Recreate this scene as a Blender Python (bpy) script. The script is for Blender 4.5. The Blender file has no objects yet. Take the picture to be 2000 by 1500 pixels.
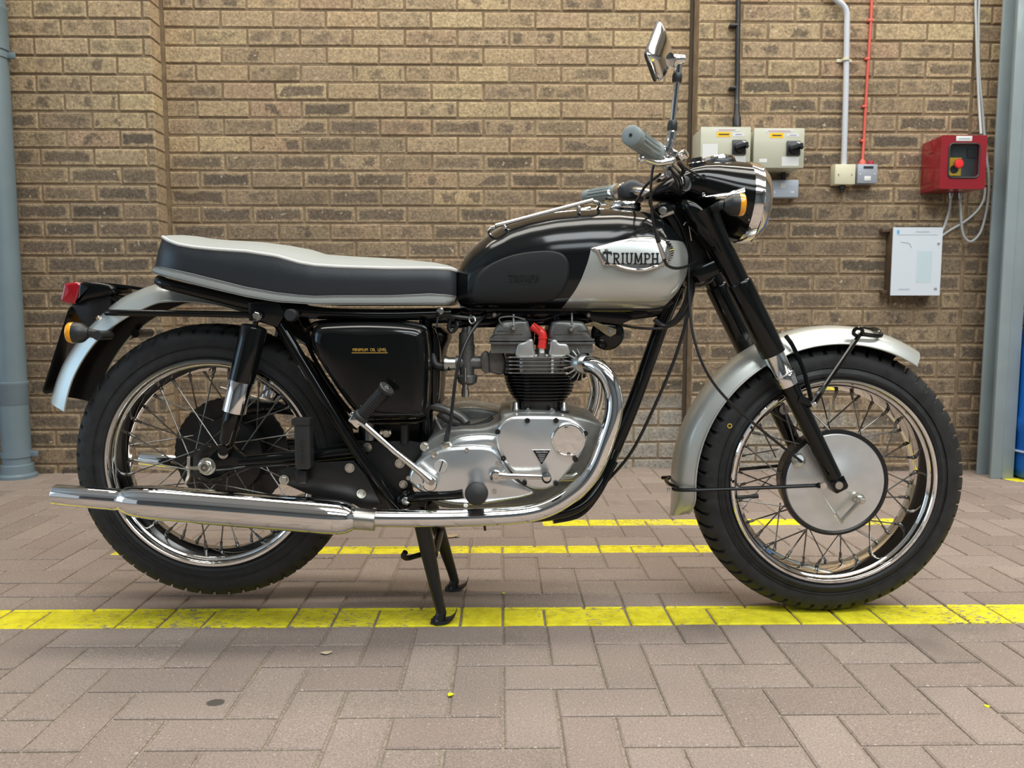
import bpy, bmesh, math, random
from mathutils import Vector, Matrix
random.seed(7)
SC = bpy.context.scene
COL = SC.collection
PI = math.pi

# ------------------------------------------------------------------ camera
FPX, HORIZON, CAM_H, YAW, ROLL = 1480.0, 615.0, 0.69, math.radians(0.8), 0.0
PITCH = math.atan((750 - HORIZON) / FPX)
CAM_D = CAM_H / math.tan(math.atan(440 / FPX) + PITCH)
CAM = Vector((0, -CAM_D, CAM_H))
FW = Vector((math.sin(YAW) * math.cos(PITCH), math.cos(YAW) * math.cos(PITCH), -math.sin(PITCH)))
RT = Vector((math.cos(YAW), -math.sin(YAW), 0))
UP = RT.cross(FW)
RT, UP = RT * math.cos(ROLL) + UP * math.sin(ROLL), UP * math.cos(ROLL) - RT * math.sin(ROLL)
cd = bpy.data.cameras.new('camera')
cd.sensor_width = 36.0
cd.lens = 36.0 * FPX / 2000.0
cd.clip_start = 0.02
cd.dof.use_dof = True
cd.dof.focus_distance = 1.70
cd.dof.aperture_fstop = 7.0
camera = bpy.data.objects.new('camera', cd)
COL.objects.link(camera)
M = Matrix.Identity(4)
for i in range(3):
    M[i][0], M[i][1], M[i][2], M[i][3] = RT[i], UP[i], -FW[i], CAM[i]
camera.matrix_world = M
SC.camera = camera

# ------------------------------------------------------------------ light
SC.view_settings.view_transform = 'Standard'
SC.view_settings.look = 'None'
SC.view_settings.gamma = 1.0
SC.view_settings.use_curve_mapping = False
SC.view_settings.exposure = 0.82
try:
    SC.cycles.max_bounces = 8
    SC.cycles.diffuse_bounces = 3
    SC.cycles.glossy_bounces = 5
except AttributeError:
    pass
world = bpy.data.worlds.new('world')
SC.world = world
world.use_nodes = True
wbg = world.node_tree.nodes['Background']
wbg.inputs['Color'].default_value = (0.80, 0.90, 1.0, 1)
wbg.inputs['Strength'].default_value = 0.30

def area_light(name, loc, sx, sy, power, color, target=None):
    l = bpy.data.lights.new(name, 'AREA')
    l.shape = 'RECTANGLE'
    l.size, l.size_y = sx, sy
    l.energy = power
    l.color = color
    o = bpy.data.objects.new(name, l)
    COL.objects.link(o)
    o.location = loc
    if target is not None:
        o.rotation_euler = (Vector(target) - Vector(loc)).to_track_quat('-Z', 'Y').to_euler()
    return o

# long translucent rooflights across the bay, daylight from the open loading door on the left
for rx, ry, rl, rw, pw, rc in ((1.9, -4.9, 5.0, 1.5, 86, (0.88, 0.96, 1.0)), (1.8, -2.3, 5.0, 1.3, 112, (0.93, 0.98, 1.0)), (0.8, 0.0, 6.0, 0.7, 66, (1.0, 0.96, 0.88)), (0.5, 1.12, 6.0, 0.22, 44, (1.0, 0.93, 0.80))):
    area_light('rooflight', (rx, ry, 3.86), rl, rw, pw, rc)
area_light('door_daylight', (-6.3, -1.9, 1.7), 2.4, 2.6, 30, (0.42, 0.72, 1.0), (0, -0.9, 0.9))

# ------------------------------------------------------------------ helpers
def Q(px, py, Y):
    d = FW + RT * ((px - 1000) / FPX) - UP * ((py - 750) / FPX)
    return CAM + d * ((Y - CAM.y) / d.y)

def G(px, py, Z=0.0):
    d = FW + RT * ((px - 1000) / FPX) - UP * ((py - 750) / FPX)
    return CAM + d * ((Z - CAM.z) / d.z)

def proj(v):
    d = Vector(v) - CAM
    k = d.dot(FW)
    return 1000 + FPX * d.dot(RT) / k, 750 - FPX * d.dot(UP) / k

def QL(pts, Y):
    return [Q(a, b, Y) for a, b in pts]

def crom(pts, n=6, closed=False):
    """Catmull-Rom resampling of points (tuples or Vectors)."""
    P = [Vector(p) for p in pts]
    m = len(P)
    out = []
    rng = range(m) if closed else range(m - 1)
    for i in rng:
        if closed:
            a, b, c, d = P[(i - 1) % m], P[i], P[(i + 1) % m], P[(i + 2) % m]
        else:
            a = P[i - 1] if i > 0 else P[0] * 2 - P[1]
            b, c = P[i], P[i + 1]
            d = P[i + 2] if i + 2 < m else P[m - 1] * 2 - P[m - 2]
        for k in range(n):
            t = k / n
            out.append(0.5 * ((2 * b) + (c - a) * t + (2 * a - 5 * b + 4 * c - d) * t * t + (3 * b - a - 3 * c + d) * t ** 3))
    if not closed:
        out.append(P[-1].copy())
    return out

def interp(tab, x):
    """tab: sorted list of (x, v...) -> linear interpolation of v."""
    if x <= tab[0][0]:
        return tab[0][1:]
    for a, b in zip(tab, tab[1:]):
        if x <= b[0]:
            t = (x - a[0]) / (b[0] - a[0])
            return tuple(p + (q - p) * t for p, q in zip(a[1:], b[1:]))
    return tab[-1][1:]

class MB:
    def __init__(s):
        s.v, s.f, s.mi = [], [], []
        s.cur = 0
    def add(s, vs, fs):
        o = len(s.v)
        s.v += [tuple(p) for p in vs]
        s.f += [tuple(o + i for i in q) for q in fs]
        s.mi += [s.cur] * len(fs)
        return s
    def loft(s, rings, closed=True, cap0=True, cap1=True):
        n = len(rings[0])
        vs = [p for r in rings for p in r]
        fs = []
        for k in range(len(rings) - 1):
            for i in range(n if closed else n - 1):
                j = (i + 1) % n
                fs.append((k * n + i, k * n + j, (k + 1) * n + j, (k + 1) * n + i))
        if cap0:
            fs.append(tuple(range(n - 1, -1, -1)))
        if cap1:
            fs.append(tuple((len(rings) - 1) * n + i for i in range(n)))
        return s.add(vs, fs)
    def tube(s, pts, r, n=10, caps=True, closed=False, squash=None):
        pts = [Vector(p) for p in pts]
        m = len(pts)
        rs = r if isinstance(r, (list, tuple)) else [r] * m
        tang = []
        for i in range(m):
            if closed:
                t = pts[(i + 1) % m] - pts[i - 1]
            else:
                t = pts[min(i + 1, m - 1)] - pts[max(i - 1, 0)]
            tang.append(t.normalized() if t.length > 1e-9 else Vector((1, 0, 0)))
        ref = Vector((0, 0, 1)) if abs(tang[0].z) < 0.9 else Vector((0, 1, 0))
        nrm = (ref - tang[0] * ref.dot(tang[0])).normalized()
        rings = []
        for i in range(m):
            nrm = nrm - tang[i] * nrm.dot(tang[i])
            nrm = nrm.normalized() if nrm.length > 1e-6 else tang[i].orthogonal().normalized()
            b = tang[i].cross(nrm)
            ring = []
            for k in range(n):
                a = 2 * PI * k / n
                ring.append(pts[i] + (nrm * math.cos(a) + b * math.sin(a)) * rs[i])
            rings.append(ring)
        if closed:
            rings.append(rings[0])
            return s.loft(rings, True, False, False)
        return s.loft(rings, True, caps, caps)
    def lathe(s, prof, o, ax, n=32, cap0=True, cap1=True, up=None):
        o, ax = Vector(o), Vector(ax).normalized()
        u = Vector(up) if up else ax.orthogonal()
        u = (u - ax * u.dot(ax)).normalized()
        w = ax.cross(u)
        rings = []
        for t, r in prof:
            r = max(r, 1e-5)
            rings.append([o + ax * t + (u * math.cos(2 * PI * k / n) + w * math.sin(2 * PI * k / n)) * r for k in range(n)])
        return s.loft(rings, True, cap0, cap1)
    def revolve(s, prof, o, ax, n=48, arc=None, close_prof=True):
        """closed profile (t, r) swept round the axis."""
        o, ax = Vector(o), Vector(ax).normalized()
        u = Vector((0, 0, 1)) if abs(ax.z) < 0.9 else Vector((1, 0, 0))
        u = (u - ax * u.dot(ax)).normalized()
        w = ax.cross(u)
        rings = []
        for k in range(n):
            a = 2 * PI * k / n
            d = u * math.cos(a) + w * math.sin(a)
            rings.append([o + ax * t + d * r for t, r in prof])
        rings.append(rings[0])
        return s.loft(rings, close_prof, False, False)
    def box(s, c, sz, R=None, ch=0.0):
        x, y, z = sz[0] / 2, sz[1] / 2, sz[2] / 2
        vs = [Vector((a * x, b * y, d * z)) for a in (-1, 1) for b in (-1, 1) for d in (-1, 1)]
        if R is not None:
            vs = [R @ p for p in vs]
        c = Vector(c)
        return s.add([p + c for p in vs], [(0, 1, 3, 2), (4, 6, 7, 5), (0, 4, 5, 1), (2, 3, 7, 6), (0, 2, 6, 4), (1, 5, 7, 3)])
    def pillow(s, poly, y_back, y_front, bev=0.0, steps=3):
        """(x,z) polygon extruded along Y, front edge rounded by bev."""
        poly = [Vector((p[0], p[-1])) for p in poly]
        n = len(poly)
        ar = sum(poly[i].x * poly[(i + 1) % n].y - poly[(i + 1) % n].x * poly[i].y for i in range(n))
        sg = 1 if ar > 0 else -1
        nor = []
        for i in range(n):
            e1 = (poly[i] - poly[i - 1]); e2 = (poly[(i + 1) % n] - poly[i])
            e1 = e1.normalized() if e1.length > 1e-9 else e2.normalized()
            e2 = e2.normalized() if e2.length > 1e-9 else e1
            n1 = Vector((-e1.y, e1.x)) * sg; n2 = Vector((-e2.y, e2.x)) * sg
            m = n1 + n2
            m = m / max(0.5, m.length_squared / 2) if m.length > 1e-6 else n1
            nor.append(m)
        dr = 1 if y_front > y_back else -1
        rings = [[Vector((p.x, y_back, p.y)) for p in poly]]
        if bev > 0:
            for k in range(steps + 1):
                a = PI / 2 * k / steps
                ins = bev * (1 - math.cos(a)); dy = bev * (1 - math.sin(a))
                rings.append([Vector((p.x + q.x * ins, y_front - dr * dy, p.y + q.y * ins)) for p, q in zip(poly, nor)])
        else:
            rings.append([Vector((p.x, y_front, p.y)) for p in poly])
        return s.loft(rings)
    def build(s, name, mat, parent=None, bevel=0.0, seg=2, ang=40, flat=False):
        me = bpy.data.meshes.new(name)
        me.from_pydata(s.v, [], s.f)
        bm = bmesh.new()
        bm.from_mesh(me)
        if any(s.mi):
            bm.faces.ensure_lookup_table()
            for fc, k in zip(bm.faces, s.mi):
                fc.material_index = k
        bmesh.ops.recalc_face_normals(bm, faces=bm.faces)
        if bevel > 0:
            es = [e for e in bm.edges if len(e.link_faces) == 2 and e.calc_face_angle(0) > math.radians(35)]
            bmesh.ops.bevel(bm, geom=es, offset=bevel, segments=seg, affect='EDGES', profile=0.5)
        bm.to_mesh(me)
        bm.free()
        if not flat:
            me.shade_smooth()
            me.set_sharp_from_angle(angle=math.radians(ang))
        for m in (mat if isinstance(mat, (list, tuple)) else [mat]):
            me.materials.append(m)
        o = bpy.data.objects.new(name, me)
        COL.objects.link(o)
        if parent is not None:
            o.parent = parent
        return o

def empty(name, loc=(0, 0, 0), parent=None):
    o = bpy.data.objects.new(name, None)
    o.empty_display_size = 0.05
    COL.objects.link(o)
    o.location = loc
    if parent is not None:
        o.parent = parent
    return o

def tag(o, label=None, cat=None, group=None, kind=None):
    if label: o['label'] = label
    if cat: o['category'] = cat
    if group: o['group'] = group
    if kind: o['kind'] = kind
    return o

def hexbolt(mb, c, ax, r, h, washer=0.0):
    c, ax = Vector(c), Vector(ax).normalized()
    if washer:
        mb.lathe([(0, washer), (0.0015, washer)], c, ax, 20)
    mb.lathe([(0, r), (h * 0.85, r), (h, r * 0.86)], c, ax, 6)

def rrect(cx, cz, w, h, r, n=5):
    out = []
    for sx, sz, a0 in ((1, 1, 0), (-1, 1, 90), (-1, -1, 180), (1, -1, 270)):
        for k in range(n + 1):
            a = math.radians(a0 + 90 * k / n)
            out.append(Vector((cx + sx * (w / 2 - r) + r * math.cos(a), 0, cz + sz * (h / 2 - r) + r * math.sin(a))))
    return out

def text_obj(body, size, loc, rot, mat, name, parent=None, depth=0.0004, align='CENTER', sx=1.0):
    cu = bpy.data.curves.new(name, 'FONT')
    cu.body = body
    cu.size = size
    cu.extrude = depth
    cu.align_x = align
    cu.align_y = 'CENTER'
    cu.resolution_u = 3
    tmp = bpy.data.objects.new(name, cu)
    COL.objects.link(tmp)
    dg = bpy.context.evaluated_depsgraph_get()
    me = bpy.data.meshes.new_from_object(tmp.evaluated_get(dg))
    bpy.data.objects.remove(tmp)
    bpy.data.curves.remove(cu)
    me.name = name
    me.materials.clear()
    me.materials.append(mat)
    o = bpy.data.objects.new(name, me)
    COL.objects.link(o)
    o.location = loc
    o.rotation_euler = rot
    o.scale = (sx, 1, 1)
    if parent is not None:
        o.parent = parent
    return o

# ------------------------------------------------------------------ materials
class NT:
    def __init__(s, name):
        s.m = bpy.data.materials.new(name)
        s.m.use_nodes = True
        s.t = s.m.node_tree
        s.b = s.t.nodes['Principled BSDF']
    def n(s, typ, **kw):
        nd = s.t.nodes.new(typ)
        for k, v in kw.items():
            setattr(nd, k, v)
        return nd
    def put(s, sock, v):
        if hasattr(v, 'is_output') or isinstance(v, bpy.types.NodeSocket):
            s.t.links.new(v, sock)
        else:
            sock.default_value = v
    def math(s, op, a, b=0.0, c=None, clamp=False):
        nd = s.n('ShaderNodeMath', operation=op, use_clamp=clamp)
        s.put(nd.inputs[0], a)
        s.put(nd.inputs[1], b)
        if c is not None:
            s.put(nd.inputs[2], c)
        return nd.outputs[0]
    def mix(s, f, a, b, typ='MIX'):
        nd = s.n('ShaderNodeMix', data_type='RGBA', blend_type=typ)
        s.put(nd.inputs[0], f)
        s.put(nd.inputs[6], a)
        s.put(nd.inputs[7], b)
        return nd.outputs[2]
    def pos(s):
        if not hasattr(s, '_g'):
            s._g = s.n('ShaderNodeNewGeometry')
        return s._g.outputs['Position']
    def sep(s, v):
        nd = s.n('ShaderNodeSeparateXYZ')
        s.put(nd.inputs[0], v)
        return nd.outputs
    def noise(s, scale, detail=3, rough=0.55, vec=None, w=None, out=0):
        nd = s.n('ShaderNodeTexNoise')
        if w is not None:
            nd.noise_dimensions = '4D'
            s.put(nd.inputs['W'], w)
        s.put(nd.inputs['Vector'], vec if vec is not None else s.pos())
        nd.inputs['Scale'].default_value = scale
        nd.inputs['Detail'].default_value = detail
        nd.inputs['Roughness'].default_value = rough
        return nd.outputs[out]
    def ramp(s, f, stops, interp='LINEAR'):
        nd = s.n('ShaderNodeValToRGB')
        s.put(nd.inputs[0], f)
        cr = nd.color_ramp
        cr.interpolation = interp
        while len(cr.elements) < len(stops):
            cr.elements.new(0.5)
        for e, (p, c) in zip(cr.elements, stops):
            e.position = p
            e.color = c if len(c) == 4 else (*c, 1)
        return nd.outputs[0]
    def mapr(s, v, a, b, c=0.0, d=1.0, smooth=False):
        nd = s.n('ShaderNodeMapRange')
        if smooth:
            nd.interpolation_type = 'SMOOTHSTEP'
        s.put(nd.inputs[0], v)
        for i, q in zip((1, 2, 3, 4), (a, b, c, d)):
            s.put(nd.inputs[i], q)
        return nd.outputs[0]
    def bump(s, h, strength=0.3, dist=0.002):
        nd = s.n('ShaderNodeBump')
        nd.inputs['Strength'].default_value = strength
        nd.inputs['Distance'].default_value = dist
        s.put(nd.inputs['Height'], h)
        s.put(s.b.inputs['Normal'], nd.outputs[0])
    def set(s, **kw):
        names = dict(color='Base Color', rough='Roughness', metal='Metallic', coat='Coat Weight', coatr='Coat Roughness', ior='IOR', trans='Transmission Weight', spec='Specular IOR Level', emit='Emission Color', emits='Emission Strength', alpha='Alpha')
        for k, v in kw.items():
            if k in ('color', 'emit') and isinstance(v, tuple) and len(v) == 3:
                v = (*v, 1)
            s.put(s.b.inputs[names[k]], v)
        return s

def simple(name, color, rough=0.5, metal=0.0, coat=0.0, bump=None, var=None, spec=None, rvar=None, coatr=0.03):
    t = NT(name)
    col = (*color, 1)
    t.set(rough=rough, metal=metal, coat=coat, coatr=coatr)
    if spec is not None:
        t.set(spec=spec)
    if var:
        n = t.noise(var[0], 4)
        k = t.mapr(n, 0.3, 0.7)
        dark = tuple(c * (1 - var[1]) for c in color) + (1,)
        light = tuple(min(1, c * (1 + var[1])) for c in color) + (1,)
        col = t.mix(k, dark, light)
    t.set(color=col)
    if rvar:
        n = t.noise(rvar[0], 3)
        t.set(rough=t.mapr(n, 0.3, 0.7, rvar[1], rvar[2]))
    if bump:
        t.bump(t.noise(bump[0], 4), bump[1], bump[2])
    return t.m

MT = {}
MT['chrome'] = simple('chrome', (0.86, 0.86, 0.85), 0.05, 1.0, var=(9, 0.04))
MT['chrome_worn'] = simple('chrome_worn', (0.72, 0.71, 0.68), 0.16, 1.0, var=(30, 0.12))
MT['steel'] = simple('steel', (0.50, 0.49, 0.46), 0.32, 1.0, var=(40, 0.2))
MT['zinc'] = simple('zinc', (0.62, 0.61, 0.55), 0.28, 1.0, var=(60, 0.12))
MT['alu'] = simple('alu', (0.76, 0.78, 0.78), 0.24, 0.82, var=(9, 0.06), rvar=(9, 0.18, 0.28))
MT['alu_brushed'] = simple('alu_brushed', (0.74, 0.75, 0.74), 0.42, 0.85, var=(30, 0.05))
MT['alu_cast_light'] = simple('alu_cast_light', (0.46, 0.46, 0.44), 0.42, 0.8, var=(30, 0.12))
MT['alu_fin'] = simple('alu_fin', (0.62, 0.62, 0.60), 0.28, 1.0, var=(50, 0.15))
MT['alu_cast'] = simple('alu_cast', (0.25, 0.25, 0.235), 0.5, 0.75, var=(30, 0.25), bump=(420, 0.2, 0.001))
MT['alu_dark'] = simple('alu_dark', (0.15, 0.15, 0.142), 0.42, 0.6, var=(30, 0.3), bump=(420, 0.25, 0.001))
MT['enamel'] = simple('enamel', (0.004, 0.0045, 0.0045), 0.11, 0.0, spec=0.40)
MT['black_satin'] = simple('black_satin', (0.010, 0.010, 0.010), 0.32, var=(25, 0.3))
MT['black_iron'] = simple('black_iron', (0.012, 0.012, 0.012), 0.35, bump=(300, 0.15, 0.001))
MT['rubber'] = simple('rubber', (0.018, 0.018, 0.018), 0.5, bump=(500, 0.15, 0.0006))
MT['plastic_black'] = simple('plastic_black', (0.022, 0.023, 0.024), 0.42)
MT['cable'] = simple('cable', (0.010, 0.010, 0.011), 0.38)
MT['silver'] = simple('silver_paint', (0.52, 0.535, 0.50), 0.34, 0.55, coat=0.7, var=(500, 0.05), coatr=0.12)
MT['vinyl_black'] = simple('vinyl_black', (0.020, 0.024, 0.028), 0.40, bump=(260, 0.16, 0.0012))
MT['vinyl_grey'] = simple('vinyl_grey', (0.30, 0.315, 0.30), 0.5, bump=(300, 0.12, 0.001))
MT['piping'] = simple('piping', (0.60, 0.60, 0.57), 0.4)
MT['grip'] = simple('grip_grey', (0.235, 0.275, 0.275), 0.42)
MT['amber'] = simple('amber', (0.90, 0.36, 0.0), 0.2, coat=1.0)
MT['red_lens'] = simple('red_lens', (0.33, 0.006, 0.014), 0.12, coat=1.0)
MT['red_cap'] = simple('red_cap', (0.72, 0.03, 0.02), 0.38)
MT['gold'] = simple('gold_print', (0.62, 0.36, 0.06), 0.45)
MT['white_print'] = simple('white_print', (0.6, 0.6, 0.6), 0.5)
MT['black_print'] = simple('black_print', (0.006, 0.006, 0.006), 0.35)
MT['ceramic'] = simple('ceramic', (0.8, 0.8, 0.78), 0.25)
MT['lettering_black'] = simple('lettering_black', (0.01, 0.01, 0.01), 0.3)
# ------------------------------------------------------------------ setting: brick wall
WALL_Y, PIER_Y = 1.66, 1.565
COURSE, BL = 0.0750, 0.2250
XL = Q(326, 300, WALL_Y).x          # left edge of the recessed panel
XR = Q(1347, 300, WALL_Y).x         # right edge of the recessed panel
XRR = Q(1897, 200, PIER_Y).x        # far end of the right pier
Z_REF = Q(650, 126, WALL_Y).z       # a bed joint measured in the photograph
Z0 = Z_REF - math.floor(Z_REF / COURSE) * COURSE - COURSE
NC = 53

t = NT('brick')
uv = t.n('ShaderNodeUVMap').outputs[0]
oi = t.n('ShaderNodeObjectInfo').outputs['Random']
isl = t.n('ShaderNodeNewGeometry').outputs['Random Per Island']
r = t.math('FRACT', t.math('ADD', t.math('MULTIPLY', oi, 3.7), t.math('MULTIPLY', isl, 5.3)))
r2 = t.math('FRACT', t.math('MULTIPLY', r, 17.31))
r3 = t.math('FRACT', t.math('MULTIPLY', r, 41.77))
px_, py_, pz_ = t.sep(t.pos())
u, v, _ = t.sep(uv)
w4 = t.math('MULTIPLY', r, 50.0)
cv = t.n('ShaderNodeCombineXYZ')
t.put(cv.inputs[0], w4); t.put(cv.inputs[1], t.math('MULTIPLY', r2, 31.0)); t.put(cv.inputs[2], t.math('MULTIPLY', r3, 23.0))
va = t.n('ShaderNodeVectorMath', operation='ADD')
t.put(va.inputs[0], t.pos()); t.put(va.inputs[1], cv.outputs[0])
nz = t.noise(24, 3, 0.62, vec=va.outputs[0])
nf = t.noise(95, 3, 0.7)
# light falloff down the wall painted into the bricks: yellower above, browner below
falloff = t.mapr(t.math('ADD', pz_, t.math('MULTIPLY', t.math('SUBTRACT', t.noise(1.1, 2), 0.5), 1.2)), 1.0, 1.75)
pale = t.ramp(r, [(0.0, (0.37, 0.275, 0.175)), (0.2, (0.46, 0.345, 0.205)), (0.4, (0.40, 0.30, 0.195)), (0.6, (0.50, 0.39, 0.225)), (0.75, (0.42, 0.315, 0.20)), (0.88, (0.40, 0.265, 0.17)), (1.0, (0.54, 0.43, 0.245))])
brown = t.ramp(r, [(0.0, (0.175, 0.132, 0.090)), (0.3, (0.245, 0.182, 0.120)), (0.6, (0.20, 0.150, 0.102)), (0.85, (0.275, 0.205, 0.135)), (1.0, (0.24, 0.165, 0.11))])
base = t.mix(t.math('ADD', t.math('MULTIPLY', falloff, 0.65), t.math('MULTIPLY', r3, 0.3), clamp=True), brown, pale)
# kiln marks: smoky middle inside a pale border, or broken cross bands
bx = t.math('MULTIPLY', t.math('MINIMUM', u, t.math('SUBTRACT', 1.0, u)), 3.2)
bz = t.math('MINIMUM', v, t.math('SUBTRACT', 1.0, v))
ed = t.math('ADD', t.math('MINIMUM', bx, bz), t.math('MULTIPLY', t.math('SUBTRACT', nz, 0.5), 0.42))
core = t.mapr(ed, 0.13, 0.24)
blot = t.mapr(t.noise(15, 2, 0.6, vec=va.outputs[0]), 0.42, 0.60)
band = t.mapr(t.math('ADD', t.math('SINE', t.math('ADD', t.math('MULTIPLY', u, t.math('ADD', 4.0, t.math('MULTIPLY', r2, 8.0))), t.math('MULTIPLY', r3, 6.0))), t.math('MULTIPLY', t.math('SUBTRACT', nz, 0.5), 7.0)), 0.0, 0.8)
kind = t.math('GREATER_THAN', r2, 0.72)
solid = t.mapr(t.math('ADD', r3, t.math('MULTIPLY', t.math('SUBTRACT', 0.6, falloff), 0.35)), 0.30, 0.62)  # more smoky middles low down, part of the painted light falloff
m1 = t.math('MULTIPLY', core, t.math('MAXIMUM', t.math('MULTIPLY', solid, 0.95), t.math('MULTIPLY', blot, 0.65)))
m2 = t.math('MULTIPLY', t.math('MULTIPLY', core, band), 0.8)
mm = t.math('ADD', t.math('MULTIPLY', m1, t.math('SUBTRACT', 1.0, kind)), t.math('MULTIPLY', m2, kind), clamp=True)
light_only = t.math('GREATER_THAN', t.math('MULTIPLY', r3, t.math('ADD', falloff, 0.12)), 0.60)
mm = t.math('MULTIPLY', mm, t.math('SUBTRACT', 1.0, t.math('MULTIPLY', light_only, 0.85)))
dark = t.ramp(r2, [(0.0, (0.098, 0.078, 0.060)), (0.35, (0.150, 0.115, 0.086)), (0.7, (0.078, 0.066, 0.054)), (1.0, (0.130, 0.098, 0.074))])
col = t.mix(t.math('MULTIPLY', mm, 0.90), base, dark)
# worn pale arris
arr = t.mapr(t.math('ADD', t.math('MINIMUM', bx, bz), t.math('MULTIPLY', t.math('SUBTRACT', nz, 0.5), 0.16)), 0.13, 0.03)
col = t.mix(t.math('MULTIPLY', arr, 0.42), col, t.mix(0.5, base, (0.52, 0.41, 0.27, 1)))
dx = t.math('DIVIDE', t.math('SUBTRACT', px_, 0.95), 0.75)
dz = t.math('DIVIDE', t.math('SUBTRACT', pz_, 0.10), 0.26)
bl = t.mapr(t.math('ADD', t.math('ADD', t.math('MULTIPLY', dx, dx), t.math('MULTIPLY', dz, dz)), t.math('MULTIPLY', t.math('SUBTRACT', t.noise(7, 2), 0.5), 1.6)), 1.1, 0.3)
col = t.mix(t.math('MULTIPLY', bl, 0.6), col, (0.40, 0.385, 0.345, 1))
col = t.mix(0.85, col, t.ramp(nf, [(0.28, (0.48, 0.47, 0.46)), (0.5, (0.98, 0.98, 0.98)), (0.72, (1.55, 1.52, 1.44))]), 'MULTIPLY')
spn = t.noise(52, 2, 0.5)
spk = t.mapr(spn, 0.68, 0.74)
col = t.mix(t.math('MULTIPLY', spk, 0.6), col, (0.62, 0.52, 0.37, 1))
pit = t.mapr(spn, 0.30, 0.25)
col = t.mix(t.math('MULTIPLY', pit, 0.65), col, (0.07, 0.055, 0.04, 1))
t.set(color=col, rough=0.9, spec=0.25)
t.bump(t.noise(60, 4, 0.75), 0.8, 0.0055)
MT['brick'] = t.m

t = NT('mortar')
col = t.ramp(t.noise(22, 3, 0.65), [(0.25, (0.175, 0.125, 0.08)), (0.5, (0.245, 0.178, 0.112)), (0.75, (0.32, 0.24, 0.155))])
t.set(color=col, rough=0.95, spec=0.2)
t.bump(t.noise(120, 2, 0.7), 0.6, 0.003)
MT['mortar'] = t.m

def brick_mesh(L, Hh, Dp, name):
    """box with a chamfered front, UV 0..1 over the face; front at y=0, body behind."""
    c = 0.0035
    x, z = L / 2, Hh / 2
    j = lambda s: random.uniform(-s, s)
    o = [(-x, -z), (x, -z), (x, z), (-x, z)]
    fr = [(a - math.copysign(c, a) + j(.001), j(.0012), b - math.copysign(c, b) + j(.001)) for a, b in o]
    md = [(a + j(.0008), c, b + j(.0008)) for a, b in o]
    bk = [(a, Dp, b) for a, b in o]
    vs = fr + md + bk
    fs = [(0, 1, 2, 3)]
    for k in range(4):
        n = (k + 1) % 4
        fs.append((k, k + 4, n + 4, n))
        fs.append((k + 4, k + 8, n + 8, n + 4))
    return vs, fs

def mesh_from(name, vs, fs, L, Hh):
    me = bpy.data.meshes.new(name)
    me.from_pydata(vs, [], fs)
    uvl = me.uv_layers.new(name='UVMap')
    for lp in me.loops:
        co = me.vertices[lp.vertex_index].co
        uvl.data[lp.index].uv = (min(1, max(0, co.x / L + 0.5)), min(1, max(0, co.z / Hh + 0.5)))
    bm = bmesh.new(); bm.from_mesh(me)
    bmesh.ops.recalc_face_normals(bm, faces=bm.faces)
    bm.to_mesh(me); bm.free()
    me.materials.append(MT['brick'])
    return me

def slab_structure(name, x0, x1, y0, y1, z0, z1, mat, label, cat):
    b = MB()
    b.box(((x0 + x1) / 2, (y0 + y1) / 2, (z0 + z1) / 2), (x1 - x0, y1 - y0, z1 - z0))
    o = b.build(name, mat, flat=True)
    return tag(o, label, cat, kind='structure')

WTOP = 3.90
wall_back = slab_structure('wall_back', -4.4, 5.6, WALL_Y + 0.0055, WALL_Y + 0.30, -0.02, WTOP, MT['mortar'], 'brown mottled brick wall with recessed panel behind the motorcycle', 'wall')

bricks = []   # (x centre, z centre, length, y front)
def lay(x0, x1, yf, phase, edge_l, edge_r):
    for c in range(NC):
        zc = Z0 + (c + 0.5) * COURSE
        if zc > WTOP or zc < 0: continue
        off = phase + (0.5 if c % 2 else 0.0)
        a = x0 + ((off % 1.0) * BL) - BL
        joints = []
        k = a
        while k < x1:
            joints.append(k); k += BL
        cuts = sorted([x0] + [q for q in joints if x0 + 0.03 < q < x1 - 0.03] + [x1])
        for p, q in zip(cuts, cuts[1:]):
            bricks.append(((p + q) / 2, zc, q - p - 0.0095, yf))

def phase_of(px, py, Y, x0, course_of_ref):
    return 0
# bond phases read off the photograph: panel joint at px 430 (course 26-61), left pier joint at 170, right pier joint at 1501
def setphase(pxj, pyj, Y, x0):
    pj = Q(pxj, pyj, Y)
    c = math.floor((pj.z - Z0) / COURSE)
    fr = (pj.x - x0) / BL
    return (fr - (0.5 if c % 2 else 0.0)) % 1.0
lay(XL + 0.004, XR - 0.004, WALL_Y, setphase(430, 43, WALL_Y, XL + 0.004), 0, 0)
lay(-4.3, XL - 0.002, PIER_Y, setphase(170, 30, PIER_Y, -4.3), 0, 0)
lay(XR + 0.002, XRR, PIER_Y, setphase(1501, 46, PIER_Y, XR + 0.002), 0, 0)
lay(XRR + 0.012, 5.5, PIER_Y + 0.012, 0.3, 0, 0)
# mortar backing of the two piers
b = MB()
b.box(((-4.4 + XL) / 2 - 0.004, PIER_Y + 0.0055 + 0.06, WTOP / 2 - 0.01), (XL + 4.4 - 0.012, 0.12, WTOP + 0.02))
b.build('pier_mortar', MT['mortar'], wall_back, flat=True)
b = MB()
b.box(((XR + XRR) / 2, PIER_Y + 0.0055 + 0.06, WTOP / 2 - 0.01), (XRR - XR - 0.012, 0.12, WTOP + 0.02))
b.build('pier_mortar', MT['mortar'], wall_back, flat=True)
b = MB()
b.box(((XRR + 5.6) / 2, PIER_Y + 0.018 + 0.06, WTOP / 2 - 0.01), (5.6 - XRR, 0.12, WTOP + 0.02))
b.build('pier_mortar', MT['mortar'], wall_back, flat=True)

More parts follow.
